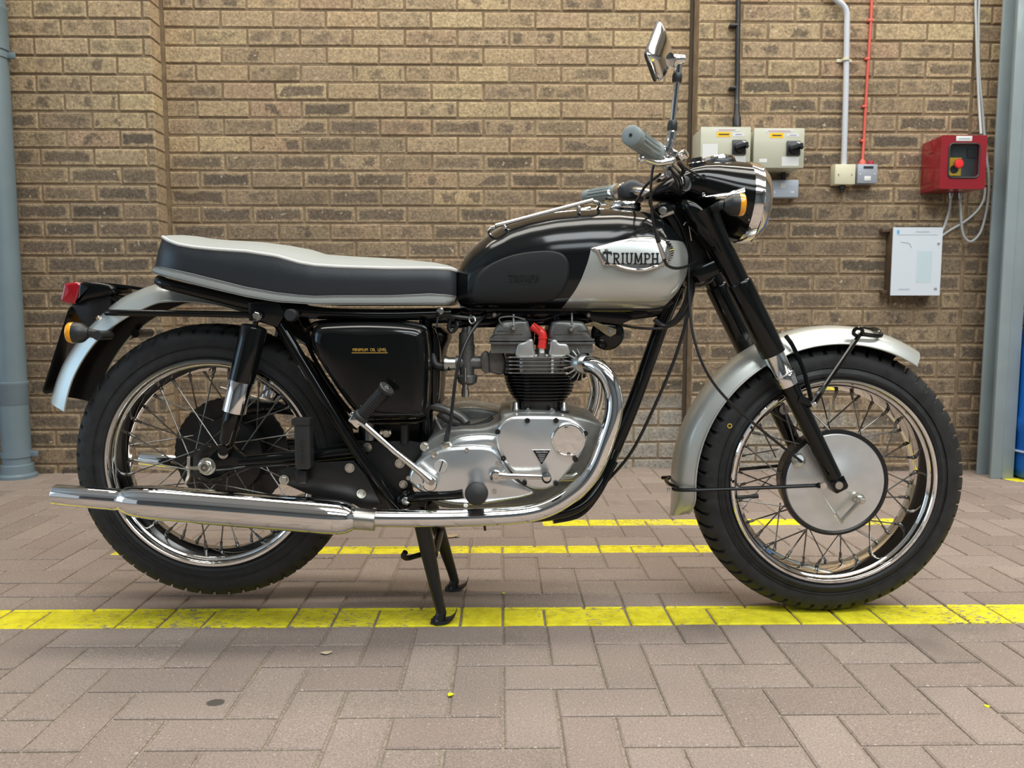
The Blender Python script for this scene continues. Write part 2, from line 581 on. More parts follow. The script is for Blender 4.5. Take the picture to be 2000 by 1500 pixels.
SEAL = simple('joint_sealant', (0.085, 0.064, 0.045), 0.9)
for jx, jy, jw in ((XR - 0.004, WALL_Y - 0.004, 0.014),):
    b = MB(); b.box((jx, jy + 0.02, WTOP / 2), (jw, 0.044, WTOP)); b.build('movement_joint', SEAL, wall_back, flat=True)

def hidden(px, py):
    """roughly behind the motorcycle, the pipe or the post."""
    if px < 45 or px > 1925: return True
    if py > 600 and 150 < px < 1880: return not (1130 < px < 1320 and 640 < py < 900) and not (860 < px < 960 and 640 < py < 790) and not (1430 < px < 1900 and py < 640)
    if 300 < px < 900 and py > 455: return True
    if 890 < px < 1500 and py > 395: return True
    if 1350 < px < 1575 and 240 < py < 480: return True
    if 1800 < px < 1930 and 265 < py < 385: return True
    if 1740 < px < 1840 and 440 < py < 580: return True
    return False

vis, rest = [], []
for bk in bricks:
    x, y = proj((bk[0], bk[3], bk[1]))
    if -60 < x < 2060 and -25 < y < 930 and not hidden(x, y):
        vis.append((bk, (0 if 30 < x < 1970 and 10 < y else 1, y)))
    else:
        rest.append(bk)
vis.sort(key=lambda q: q[1])
for bk, _ in vis[300:]:
    rest.append(bk)
shared = {}
for bk, _ in vis[:300]:
    xc, zc, L, yf = bk
    key = (round(L, 3), random.randrange(4))
    if key not in shared:
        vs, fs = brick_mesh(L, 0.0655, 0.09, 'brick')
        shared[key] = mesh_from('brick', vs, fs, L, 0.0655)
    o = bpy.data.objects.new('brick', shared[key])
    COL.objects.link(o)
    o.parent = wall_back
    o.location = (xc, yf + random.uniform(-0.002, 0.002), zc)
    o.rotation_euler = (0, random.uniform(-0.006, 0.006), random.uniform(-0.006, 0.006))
vs, fs, uvs = [], [], []
for xc, zc, L, yf in rest:
    v1, f1 = brick_mesh(L, 0.0655, 0.09, 'brick')
    o = len(vs)
    dy = random.uniform(-0.002, 0.002)
    vs += [(p[0] + xc, p[1] + yf + dy, p[2] + zc) for p in v1]
    uvs += [(min(1, max(0, p[0] / L + .5)), min(1, max(0, p[2] / .0655 + .5))) for p in v1]
    fs += [tuple(i + o for i in q) for q in f1]
me = bpy.data.meshes.new('brickwork')
me.from_pydata(vs, [], fs)
uvl = me.uv_layers.new(name='UVMap')
for lp in me.loops:
    uvl.data[lp.index].uv = uvs[lp.vertex_index]
bm = bmesh.new(); bm.from_mesh(me); bmesh.ops.recalc_face_normals(bm, faces=bm.faces); bm.to_mesh(me); bm.free()
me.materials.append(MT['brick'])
o = bpy.data.objects.new('brickwork', me)
COL.objects.link(o); o.parent = wall_back
o['kind'] = 'stuff'

# ------------------------------------------------------------------ setting: the rest of the bay
WHITE_SHEET = simple('roof_sheet', (0.75, 0.77, 0.78), 0.6)
DARKWALL = simple('far_wall', (0.17, 0.18, 0.19), 0.8, var=(2, 0.3))
slab_structure('wall_front', -6.5, 5.6, -8.7, -8.5, 0.0, 4.05, DARKWALL, 'dark far wall of the loading bay facing the bricks', 'wall')
slab_structure('wall_right', 5.5, 5.7, -8.5, 1.7, 0.0, 4.05, DARKWALL, 'dark side wall of the loading bay', 'wall')
ceil = slab_structure('ceiling', -6.6, 5.7, -8.6, 2.0, 3.92, 4.05, WHITE_SHEET, 'pale sheeted roof of the loading bay', 'ceiling')
for q in (-3.8, -0.9, 0.82):
    b = MB(); b.box((-0.4, q, 3.80), (12.0, 0.10, 0.20)); b.build('roof_beam', simple('beam_steel', (0.30, 0.31, 0.32), 0.5), ceil)

# ------------------------------------------------------------------ setting: block paving
PB = 0.0960
FX = G(982.5, 1398.5).x            # left joint of an upright block in the photograph
FY = G(982.5, 1459.8).y            # its near joint
YL1 = (G(1000, 1222).y, G(1000, 1185.5).y)
YL2 = (G(1000, 1080).y, G(1000, 1066).y)
YL3 = (G(1000, 1027).y, G(1000, 1015.5).y)
XL2 = (G(232, 1073).x, G(1400, 1073).x)
XL3 = (G(1060, 1021).x, G(1760, 1021).x)

t = NT('paver')
oi = t.n('ShaderNodeObjectInfo').outputs['Random']
isl = t.n('ShaderNodeNewGeometry').outputs['Random Per Island']
r = t.math('FRACT', t.math('ADD', t.math('MULTIPLY', oi, 3.7), t.math('MULTIPLY', isl, 5.3)))
base = t.ramp(r, [(0.0, (0.270, 0.212, 0.178)), (0.3, (0.310, 0.247, 0.207)), (0.6, (0.335, 0.268, 0.225)), (0.85, (0.292, 0.226, 0.189)), (1.0, (0.352, 0.284, 0.240))])
pxx, pyy, pzz = t.sep(t.pos())
big = t.noise(2.2, 3)
col = t.mix(t.mapr(big, 0.35, 0.7), t.mix(1.0, base, (0.86, 0.86, 0.87, 1), 'MULTIPLY'), base)
gr = t.noise(300, 3, 0.75)
col = t.mix(0.8, col, t.ramp(gr, [(0.30, (0.48, 0.46, 0.44)), (0.5, (1.0, 1.0, 1.0)), (0.68, (1.42, 1.40, 1.36))]), 'MULTIPLY')
fl = t.mapr(t.noise(230, 1, 0.4), 0.70, 0.76)
col = t.mix(t.math('MULTIPLY', fl, 0.75), col, (0.62, 0.56, 0.48, 1))
# old oil and dirt
st = t.mapr(t.noise(3.1, 3, 0.62), 0.60, 0.74)
col = t.mix(t.math('MULTIPLY', st, 0.40), col, (0.10, 0.085, 0.075, 1))
n60 = t.math('MULTIPLY', t.math('SUBTRACT', t.noise(60, 2), 0.5), 0.006)
so = G(421, 1372)
ddx = t.math('DIVIDE', t.math('SUBTRACT', pxx, so.x), 0.020)
ddy = t.math('DIVIDE', t.math('SUBTRACT', pyy, so.y), 0.016)
sp = t.mapr(t.math('ADD', t.math('ADD', t.math('MULTIPLY', ddx, ddx), t.math('MULTIPLY', ddy, ddy)), t.math('MULTIPLY', n60, 90.0)), 0.80, 0.50)
col = t.mix(t.math('MULTIPLY', sp, 0.85), col, (0.055, 0.047, 0.04, 1))
# yellow line paint, chipped
def inband(val, a, b):
    e = t.math('ADD', val, n60)
    return t.math('MULTIPLY', t.math('GREATER_THAN', e, a), t.math('LESS_THAN', e, b))
l1 = inband(pyy, *YL1)
l2 = t.math('MULTIPLY', inband(pyy, *YL2), inband(pxx, *XL2))
l3 = t.math('MULTIPLY', inband(pyy, *YL3), inband(pxx, *XL3))
c4 = G(1985, 936)
l4 = t.math('MULTIPLY', inband(t.math('SUBTRACT', pyy, t.math('MULTIPLY', t.math('SUBTRACT', pxx, c4.x), -0.9)), c4.y - 0.06, c4.y + 0.05), t.math('GREATER_THAN', pxx, G(1945, 930).x))
line = t.math('MAXIMUM', t.math('MAXIMUM', l1, l2), t.math('MAXIMUM', l3, l4))
mp = t.n('ShaderNodeMapping')
mp.inputs['Scale'].default_value = (0.35, 1.0, 1.0)
t.put(mp.inputs[0], t.pos())
chn = t.noise(150, 3, 0.75, vec=mp.outputs[0])
wear = t.mapr(big, 0.35, 0.62, 0.46, 0.33)
chip = t.mapr(t.math('SUBTRACT', chn, wear), -0.03, 0.03)
yel = t.ramp(t.noise(30, 2), [(0.3, (0.66, 0.56, 0.015)), (0.6, (0.86, 0.76, 0.025)), (0.8, (0.78, 0.70, 0.06))])
col = t.mix(t.math('MULTIPLY', line, chip), col, yel)
t.set(color=col, rough=t.mapr(gr, 0.3, 0.7, 0.62, 0.85), spec=0.35)
t.bump(t.noise(220, 4, 0.8), 0.5, 0.0028)
MT['paver'] = t.m

t = NT('joint_sand')
col = t.ramp(t.noise(260, 3, 0.7), [(0.3, (0.15, 0.12, 0.092)), (0.55, (0.31, 0.255, 0.20)), (0.75, (0.48, 0.41, 0.33))])
t.set(color=col, rough=0.95, spec=0.2)
t.bump(t.noise(300, 2, 0.75), 0.8, 0.003)
MT['sand'] = t.m

floor = slab_structure('floor', -8.5, 5.6, -8.6, WALL_Y + 0.02, -0.12, -0.0046, MT['sand'], 'pinkish brown herringbone block paving with worn yellow lines', 'floor')

def paver_mesh(lx, ly):
    c = 0.0035
    j = lambda s: random.uniform(-s, s)
    x, y = lx / 2, ly / 2
    o = [(-x, -y), (x, -y), (x, y), (-x, y)]
    top = [(a - math.copysign(c, a) + j(.0006), b - math.copysign(c, b) + j(.0006), j(.0004)) for a, b in o]
    md = [(a + j(.0006), b + j(.0006), -c * 0.75) for a, b in o]
    bt = [(a, b, -0.02) for a, b in o]
    fs = [(0, 1, 2, 3)]
    for k in range(4):
        n = (k + 1) % 4
        fs.append((k, k + 4, n + 4, n)); fs.append((k + 4, k + 8, n + 8, n + 4))
    return top + md + bt, fs

pav = []
for i in range(-46, 42):
    for jj in range(-44, 26):
        k = (i + jj) % 4
        if k == 0: cxx, cyy, kind = i + 1, jj + 0.5, 'h'
        elif k == 2: cxx, cyy, kind = i + 0.5, jj + 1, 'v'
        else: continue
        X = FX + cxx * PB; Y = FY + (cyy - 2) * PB
        if Y > WALL_Y - 0.02 or Y < -4.6: continue
        pav.append((X, Y, kind))
near, far = [], []
for q in pav:
    if q[1] > CAM.y + 0.3:
        x, y = proj((q[0], q[1], 0))
        if -60 < x < 2060 and 900 < y < 1590:
            near.append((q, -y)); continue
    far.append(q)
near.sort(key=lambda q: q[1])
far += [q for q, _ in near[300:]]
pm = {}
for kind, lx, ly in (('h', 2 * PB - .0056, PB - .0056), ('v', PB - .0056, 2 * PB - .0056)):
    for k in range(4):
        me = bpy.data.meshes.new('paver')
        me.from_pydata(*[paver_mesh(lx, ly)[0], [], paver_mesh(lx, ly)[1]])
        bm = bmesh.new(); bm.from_mesh(me); bmesh.ops.recalc_face_normals(bm, faces=bm.faces); bm.to_mesh(me); bm.free()
        me.materials.append(MT['paver'])
        pm[kind, k] = me
for q, _ in near[:300]:
    o = bpy.data.objects.new('paver', pm[q[2], random.randrange(4)])
    COL.objects.link(o); o.parent = floor
    o.location = (q[0], q[1], random.uniform(-0.0008, 0.0))
    o.rotation_euler = (random.uniform(-.0025, .0025), random.uniform(-.0025, .0025), random.uniform(-.006, .006))
vs, fs = [], []
for X, Y, kind in far:
    v1, f1 = paver_mesh(*((2 * PB - .0056, PB - .0056) if kind == 'h' else (PB - .0056, 2 * PB - .0056)))
    o = len(vs)
    dz = random.uniform(-0.0008, 0)
    vs += [(p[0] + X, p[1] + Y, p[2] + dz) for p in v1]
    fs += [tuple(i + o for i in q) for q in f1]
me = bpy.data.meshes.new('paving')
me.from_pydata(vs, [], fs)
bm = bmesh.new(); bm.from_mesh(me); bmesh.ops.recalc_face_normals(bm, faces=bm.faces); bm.to_mesh(me); bm.free()
me.materials.append(MT['paver'])
o = bpy.data.objects.new('paving', me)
COL.objects.link(o); o.parent = floor
o['kind'] = 'stuff'
# ------------------------------------------------------------------ motorcycle
bike = empty('motorcycle', (0, 0, 0))
tag(bike, 'black and silver vintage motorcycle standing on its centre stand on the paving', 'motorcycle')
EN, CH, RB, AL = MT['enamel'], MT['chrome'], MT['rubber'], MT['alu']
YAX = Vector((0, 1, 0)); NEAR = Vector((0, -1, 0))

# ---------------- wheels
RW = Q(428, 898, 0)
FWC = Q(1611, 933, 0)
TR = FWC.z                      # tyre radius: the front wheel stands on the ground
FWC = Vector((FWC.x, 0, TR))

def tyre_mesh(c, R, hw, nlug, block, name, parent):
    """revolved tyre with shoulder blocks and a zigzag centre groove."""
    rim = 0.232
    prof = [(-0.038, rim - 0.004), (-0.046, rim + 0.004), (-0.052, rim + 0.012), (-hw + .002, rim + 0.028), (-hw, R - 0.040), (-hw + .002, R - 0.027),
            (-hw + .005, R - 0.020), (-hw + .011, R - 0.0125), (-hw + .019, R - 0.0065), (-hw + .028, R - 0.0025), (-hw + .036, R - .0005)]
    half = prof
    full = half + [(0.0, R)] + [(-a, b) for a, b in reversed(half)]
    m = len(full)
    PH = ((0.0, 1), (0.23, 1), (0.26, 0), (0.60, 2), (0.97, 0))     # notch, then a block with a kinked edge
    rings = []
    for g in range(nlug):
        for ph, st in PH:
            ring = []
            for i, (t, r) in enumerate(full):
                side = -1 if t < 0 else 1
                idx = i if t <= 0 else m - 1 - i
                a = 2 * PI * (g + ph + (0.5 if side > 0 else 0.0) + (0.30 if idx in (9, 10) else 0.15 if idx == 8 else 0)) / nlug
                d, tt = 0.0, t
                if st == 1:
                    d = -block * (0.25, 0.8, 1.0, 1.0, 0.8)[idx - 6] if 6 <= idx <= 10 else 0.0
                elif 6 <= idx <= 10:
                    d = 0.0006
                if idx in (9, 10) and st == 2:
                    tt = t - side * 0.004
                ring.append(c + Vector((math.sin(a) * (r + d), tt, math.cos(a) * (r + d))))
            rings.append(ring)
    rings.append(rings[0])
    b = MB()
    b.loft(rings, True, False, False)
    # fine moulded rings on the near and far sidewalls
    for s in (-1, 1):
        b.revolve([(s * (hw - .0005), R - 0.052), (s * (hw + .0014), R - 0.0512), (s * (hw + .0014), R - 0.0498), (s * (hw - .0005), R - 0.049)], c, YAX, 72)
        b.revolve([(s * .050, rim + .012), (s * .0525, rim + .0135), (s * .0525, rim + .0155), (s * .050, rim + .017)], c, YAX, 72)
    return b.build(name, MT['tyre'], parent, ang=28)

t = NT('tyre')
n = t.noise(40, 4)
t.set(color=t.mix(t.mapr(n, .35, .7), (0.014, 0.014, 0.0145, 1), (0.026, 0.026, 0.026, 1)), rough=t.mapr(n, .3, .7, .5, .7), spec=0.4)
t.bump(t.noise(350, 3), 0.12, 0.001)
MT['tyre'] = t.m

def rim_mesh(c, name, parent):
    R = 0.2365
    prof = [(-.050, R), (-.0535, R - .003), (-.0535, R - .008), (-.050, R - .0115), (-.043, R - .013), (-.040, R - .017), (-.036, R - .020), (-.024, R - .022), (-.012, R - .030),
            (.012, R - .030), (.024, R - .022), (.036, R - .020), (.040, R - .017), (.043, R - .013), (.050, R - .0115), (.0535, R - .008), (.0535, R - .003), (.050, R),
            (.044, R - .003), (.038, R - .012), (.02, R - .018), (0, R - .024), (-.02, R - .018), (-.038, R - .012), (-.044, R - .003)]
    b = MB()
    b.revolve(prof, c, YAX, 128)
    return b.build(name, CH, parent, ang=35)

RIMR = 0.2365 - 0.028
def spokes(c, parent, near, far, n, a_off=0.0):
    """near / far: (flange radius, flange y); each spoke its own object sharing one of four meshes."""
    protos = []
    for (fr, fy), s in ((near, -1), (far, 1)):
        for lead in (-1, 1):
            step = 2 * PI / (n // 2)
            a_rim = 0.0
            a_hub = lead * math.radians(fr[1] if isinstance(fr, tuple) else 38)
            rr = fr[0] if isinstance(fr, tuple) else fr
            p0 = Vector((math.sin(a_hub) * rr, fy + s * .004 * lead, math.cos(a_hub) * rr))
            p1 = Vector((0, s * .010, RIMR))
            d = (p1 - p0).normalized()
            b = MB()
            b.tube([p0 - d * .006, p1 - d * .012], 0.00165, 6)
            b.tube([p1 - d * .020, p1 + d * .004], 0.0032, 6)
            b.lathe([(0, .0045), (.003, .0045), (.005, .003)], p1 - d * .003, -d, 8)
            me_o = b.build('spoke', MT['spoke'], parent)
            protos.append((me_o, lead, s))
    k_used = 0
    for idx, (po, lead, s) in enumerate(protos):
        per = n // 4
        for k in range(per):
            base = 2 * PI * k / per
            ang = base + a_off + (idx * 2 * PI / n if True else 0)
            o = po if k == 0 else po.copy()
            if k: COL.objects.link(o)
            o.parent = parent
            o.location = c
            o.rotation_euler = (0, ang, 0)

MT['spoke'] = simple('spoke_metal', (0.17, 0.16, 0.145), 0.34, 1.0, var=(80, 0.3))

# front wheel
fw = empty('wheel', tuple(FWC), bike); fw['label'] = 'front wheel with chrome rim and polished brake plate'
ZERO = Vector((0, 0, 0))
tyre_mesh(ZERO, TR, 0.047, 58, 0.0085, 'tyre', fw)
rim_mesh(ZERO, 'rim', fw)
HR = 0.121
b = MB()
b.revolve([(-.052, HR - .012), (-.056, HR - .006), (-.055, HR), (-.046, HR + .001), (-.040, HR - .006), (-.03, HR - .012), (.02, HR - .014), (.03, .075), (.05, .07), (.056, .066), (.056, .03), (.03, .03), (-.045, .09)], ZERO, YAX, 72)
hub = b.build('hub', MT['black_satin'], fw)
b = MB()
b.lathe([(0, HR - .009), (.004, HR - .009), (.0062, HR - .011), (.0065, HR - .03), (.010, .05), (.016, .035), (.018, 0)], Vector((0, -.050, 0)), NEAR, 72)
b.build('brake_plate', MT['alu_brushed'], fw)
spokes(ZERO, fw, (( .1155, 17), -.047), ((.1155, 17), .040), 40, math.radians(4.5))
b = MB()
b.lathe([(0, .0042), (.03, .0042), (.032, .0055), (.045, .0055), (.046, .004)], Vector((-.206, -.012, -.043)), Vector((1, -.2, .12)), 10)
b.build('tyre_valve', MT['plastic_black'], fw)
b = MB()
ym = Q(1425, 832, -.047) - FWC
b.revolve([(0, .0035), (-.0006, .0048), (0, .0058), (.0006, .0048)], Vector((ym.x, -.0476, ym.z)), YAX, 16)
b.build('balance_mark', simple('yellow_mark', (.62, .42, .02), .5), fw)

# rear wheel
rw = empty('wheel', tuple(RW), bike); rw['label'] = 'rear wheel with chrome rim behind the silencer'
tyre_mesh(ZERO, 0.3125, 0.052, 58, 0.0055, 'tyre', rw)
rim_mesh(ZERO, 'rim', rw)
b = MB()
b.revolve([(-.055, .028), (-.055, .045), (-.050, .047), (-.046, .045), (-.044, .03), (.03, .03), (.035, .088), (.075, .090), (.080, .086), (.080, .02), (-.05, .02)], ZERO, YAX, 60)
b.build('hub', MT['black_satin'], rw)
# sprocket with teeth on the far side
b = MB()
rings = []
NT_ = 46
for y in (.082, .088):
    ring = []
    for k in range(NT_ * 4):
        a = 2 * PI * k / (NT_ * 4)
        r_ = .1365 if k % 4 in (1, 2) else .1350
        ring.append(Vector((math.sin(a) * r_, y, math.cos(a) * r_)))
    rings.append(ring)
b.loft(rings)
b.build('sprocket', MT['black_satin'], rw, ang=20)
spokes(ZERO, rw, ((.041, 62), -.050), ((.088, 24), .055), 40, math.radians(0))

# ---------------- front forks
FA = Q(1634, 944, -.085)      # near leg, bottom of the slider
FB = Q(1510, 690, -.085)
fd = (FB - FA); fd.y = 0; fd.normalize()   # up the fork
fork = empty('front_fork', (0, 0, 0), bike)
def fpt(px, py, Y=-.085):
    p = Q(px, py, -.085); s = (p - FA).dot(fd)
    return Vector((FA.x, Y, FA.z)) + fd * s
s_leg_top = (Q(1540, 750, -.085) - FA).dot(fd)
s_col_top = (Q(1510, 692, -.085) - FA).dot(fd)
s_cov_top = (Q(1441, 553, -.085) - FA).dot(fd)
s_top = (Q(1372, 410, -.085) - FA).dot(fd)
for Y in (-.085, .085):
    o0 = Vector((FA.x, Y, FA.z))
    b = MB()
    b.lathe([(-.006, .012), (-.004, .016), (.0, .0175), (.02, .0178), (s_leg_top, .0195)], o0, fd, 28)
    b.build('fork_slider', EN, fork)
    b = MB()
    b.lathe([(s_leg_top - .002, .0225), (s_leg_top + .010, .0235), (s_leg_top + .024, .0238), (s_leg_top + .026, .0222), (s_col_top + .004, .0225)], o0, fd, 32)
    b.lathe([(s_leg_top + .0245, .0245), (s_leg_top + .0275, .0245)], o0, fd, 32)
    b.build('fork_collar', CH, fork)
    b = MB()
    b.lathe([(s_col_top, .0262), (s_col_top + .003, .0272), (s_cov_top - .004, .0272), (s_cov_top, .0262), (s_cov_top + .002, .0245)], o0, fd, 36)
    b.build('fork_cover', EN, fork)
    b = MB()
    b.lathe([(s_cov_top - .004, .0235), (s_top - .08, .0235), (s_top, .030)], o0, fd, 32)
    b.build('fork_shroud', EN, fork)
    # spindle clamp at the bottom
    b = MB()
    ce = o0 + fd * 0.006
    b.box(ce - fd * .004, (.034, .036, .030), Matrix.Rotation(-math.atan2(fd.x, fd.z) if False else math.atan2(fd.x, fd.z), 3, 'Y'))
    b.box(ce - fd * .016, (.030, .030, .014), Matrix.Rotation(math.atan2(fd.x, fd.z), 3, 'Y'))
    b.build('spindle_clamp', EN, fork, bevel=.004)
axle_px = Q(1638, 948, -.105)
b = MB()
b.tube([Vector((axle_px.x, -.108, axle_px.z)), Vector((axle_px.x, .11, axle_px.z))], .0085, 18)
b.build('front_spindle', MT['zinc'], fork)
b = MB()
hexbolt(b, Vector((axle_px.x, -.103, axle_px.z)), NEAR, .011, .004)
b.build('spindle_cap', MT['black_iron'], fork)
# lower yoke and steering stem
b = MB()
yk = fpt(1425, 520, 0)
R26 = Matrix.Rotation(math.atan2(fd.x, fd.z), 3, 'Y')
b.box(yk + Vector((-.035, 0, -.005)), (.085, .165, .035), R26)
b.build('bottom_yoke', EN, fork, bevel=.008)
b = MB()
st0 = yk + Vector((-.055, 0, 0))
b.lathe([(-.03, .024), (-.02, .030), (.13, .030), (.135, .034), (.16, .034)], st0, fd, 28)
b.build('steering_head', EN, fork)
# fork lugs for the mudguard stays
for Y in (-.108, .108):
    b = MB()
    b.lathe([(0, .006), (.010, .006), (.012, .004)], Vector((Q(1588, 790, -.11).x, Y, Q(1588, 790, -.11).z)), (0, math.copysign(1, Y), 0), 12)
    b.build('stay_bolt', MT['chrome_worn'], fork)
for Y in (-.1, .1):
    b = MB()
    p = Vector((Q(1588, 790, -.11).x, Y, Q(1588, 790, -.11).z))
    b.tube([p + Vector((-.03, 0, .012)), p], .009, 8)
    b.build('stay_lug', EN, fork)
p = Q(1525, 798, .085)
b = MB()
b.lathe([(0, .012), (.003, .012), (.003, .008), (.001, .008), (.001, .0)], Vector((p.x, .064, p.z)), NEAR, 24)
b.build('fork_badge', MT['steel'], fork)

# brake gear on the front plate
b = MB()
pv = Q(1686, 979, -.085)
b.lathe([(0, .012), (.006, .012), (.007, .009), (.016, .009), (.017, .007)], Vector((pv.x, -.062, pv.z)), NEAR, 20)
hexbolt(b, Vector((pv.x, -.079, pv.z)), NEAR, .0065, .006)
e1 = Q(1645, 1018, -.08)
b.tube([Vector((pv.x, -.074, pv.z)), Vector(((pv.x + e1.x) / 2, -.075, (pv.z + e1.z) / 2)), Vector((e1.x, -.076, e1.z))], [.006, .0048, .0045], 8)
e2 = Q(1632, 1003, -.08); e3 = Q(1644, 1022, -.08)
b.tube([Vector((e2.x, -.078, e2.z)), Vector((e3.x, -.079, e3.z))], .0042, 10)
e4 = Q(1664, 967, -.08)
b.tube([Vector((pv.x, -.070, pv.z)), Vector((pv.x - .008, -.071, pv.z + .010)), Vector((e4.x, -.072, e4.z))], .0022, 6)
b.build('brake_lever', MT['zinc'], fw).location = -FWC
b = MB()
pa = Q(1567, 902, -.08)
b.lathe([(0, .016), (.010, .014), (.014, .010), (.022, .009)], Vector((pa.x, -.058, pa.z)), Vector((-.3, -1, .3)), 20)
b.tube([Vector((pa.x, -.075, pa.z)), Vector((e2.x, -.078, e2.z))], .0011, 6)
b.build('cable_abutment', MT['alu_brushed'], fw).location = -FWC

# ---------------- mudguards
def guard(c, R0, Re, hw, a0, a1, mat, name, parent, n=56, thick=.0016, taper=0.0):
    """blade with an arched section, dark underneath; angles from +X, counter-clockwise as seen.
    R0 / Re: crown and edge radius, numbers or tables (angle, radius)."""
    m = 14
    f0 = (lambda a: interp(R0, a)[0]) if isinstance(R0, list) else (lambda a: R0)
    fe = (lambda a: interp(Re, a)[0]) if isinstance(Re, list) else (lambda a: Re)
    outer, inner, e0, e1 = [], [], [], []
    for k in range(n + 1):
        ad = a0 + (a1 - a0) * k / n
        a = math.radians(ad)
        ring = []
        for i in range(m + 1):
            u_ = -1 + 2 * i / m
            r_ = fe(ad) + (f0(ad) - fe(ad)) * (1 - abs(u_) ** 2.4) ** (1 / 1.6)
            tp = 1 - taper * max(0.0, (k / n - .93) / .07) ** 2
            ring.append((hw * tp * u_, r_ + (1 - tp) * .02))
        outer.append([c + Vector((math.cos(a) * r_, y, math.sin(a) * r_)) for y, r_ in ring])
        inner.append([c + Vector((math.cos(a) * (r_ - thick), y * .98, math.sin(a) * (r_ - thick))) for y, r_ in ring])
        e0.append(outer[-1][0]); e1.append(outer[-1][-1])
    b = MB()
    rings = [o_ + list(reversed(i_)) for o_, i_ in zip(outer, inner)]
    N = 2 * (m + 1)
    vs = [p for r_ in rings for p in r_]
    for k in range(n):
        for i in range(N):
            j = (i + 1) % N
            b.cur = 0 if i <= m else 1
            pass
    o_f = []
    for k in range(n):
        for i in range(N):
            j = (i + 1) % N
            o_f.append(((k * N + i, k * N + j, (k + 1) * N + j, (k + 1) * N + i), 0 if i < m or i in (m, N - 1) else 1))
    b.v = [tuple(p) for p in vs]
    b.f = [q for q, _ in o_f] + [tuple(range(N)), tuple(n * N + i for i in range(N))]
    b.mi = [w for _, w in o_f] + [0, 0]
    o = b.build(name, [mat, MT['black_satin']], parent, ang=50)
    b = MB(); b.tube(e0, .0024, 8); b.build('guard_edge', mat, parent)
    b = MB(); b.tube(e1, .0024, 8); b.build('guard_edge', mat, parent)
    return o
fg = empty('front_mudguard', (0, 0, 0), bike)
FGC = Q(1611, 936, 0)
guard(FGC, .358, .318, .060, 57.5, 193, MT['silver'], 'guard_blade', fg, taper=.62)
def garc(c, R, deg, Y):
    a = math.radians(deg)
    return c + Vector((math.cos(a) * R, Y, math.sin(a) * R))
def stay(pts, r, name, parent, n=8, mat=None):
    b = MB(); b.tube(crom(pts, 6), r, n); return b.build(name, mat or EN, parent)
lug = Vector((Q(1588, 790, -.11).x, -.106, Q(1588, 790, -.11).z))
for s in (1, -1):
    L = Vector((lug.x, lug.y * s, lug.z))
    a_ = Q(1680, 652, -.066); a_ = Vector((a_.x, -.066 * s, a_.z))
    stay([L, L.lerp(a_, .12), L.lerp(a_, .5), L.lerp(a_, .93), a_], [.0085] + [.0075] * 7 + [.0052] * 17, 'guard_stay', fg)
    a2 = Q(1545, 668, -.066); a2 = Vector((a2.x, -.068 * s, a2.z))
    stay([L, L.lerp(a2, .5) + Vector((.006, 0, 0)), a2 + Vector((.004, 0, -.01)), a2 + Vector((-.012, .004 * s, .014))], .0050, 'guard_stay', fg)
b = MB()
top = crom([Vector((a_.x, -.066, a_.z)), garc(FGC, .346, 75.6, -.058), garc(FGC, .360, 75.6, -.03), garc(FGC, .360, 75.6, .03), garc(FGC, .346, 75.6, .058), Vector((a_.x, .066, a_.z))], 6)
b.tube(top, .0048, 8)
b.build('guard_stay', EN, fg)
b = MB()
h0 = Q(1680, 652, -.07)
b.tube(crom([h0 + Vector((.006, 0, -.004)), h0 + Vector((.001, -.004, .010)), h0 + Vector((-.012, -.004, .011)), h0 + Vector((-.016, -.002, .002)), h0 + Vector((-.009, 0, -.004))], 5), .0042, 8)
b.build('stay_hook', EN, fg)
# bottom rear stay: one rod from fork end to fork end round the back of the guard
pr = Q(1336, 956, -.064); pf = Q(1606, 948, -.112)
rp = garc(FGC, .362, 184.5, 0)
half = [pf, pr.lerp(pf, .88), pr.lerp(pf, .5) + Vector((0, -.006, 0)), pr + Vector((.01, -.006, 0)), Vector((pr.x - .022, -.060, pr.z)), Vector((rp.x + .006, -.046, pr.z + .001)), Vector((rp.x - .005, -.022, pr.z + .002))]
full_ = half + [Vector((rp.x - .007, 0, pr.z + .002))] + [Vector((p.x, -p.y, p.z)) for p in reversed(half)]
path_ = crom(full_, 6)
b = MB(); b.tube(path_, [.0062 if i < 3 or i > len(path_) - 4 else .0043 for i in range(len(path_))], 8); b.build('guard_stay', EN, fg)
b = MB()
hexbolt(b, Vector((rp.x - .006, -.02, pr.z - .012)), (-1, 0, 0), .006, .006)
b.build('stay_bolt', MT['chrome_worn'], fg)
b = MB()
b.lathe([(0, .007), (.005, .007)], Q(1607, 948, -.119), NEAR, 16)
b.build('stay_bolt', MT['chrome_worn'], fg)

rg = empty('rear_mudguard', (0, 0, 0), bike)
RGC = Q(433, 905, 0)
guard(RGC, [(73, .370), (90, .396), (105, .428), (118, .430), (128, .420), (145, .410), (158, .398)], [(73, .352), (90, .366), (105, .380), (128, .370), (145, .354), (158, .338)], .070, 73, 157.5, MT['silver'], 'guard_blade', rg)
guard(RGC, .366, .350, .068, 8, 78, MT['black_satin'], 'inner_guard', rg, n=36)
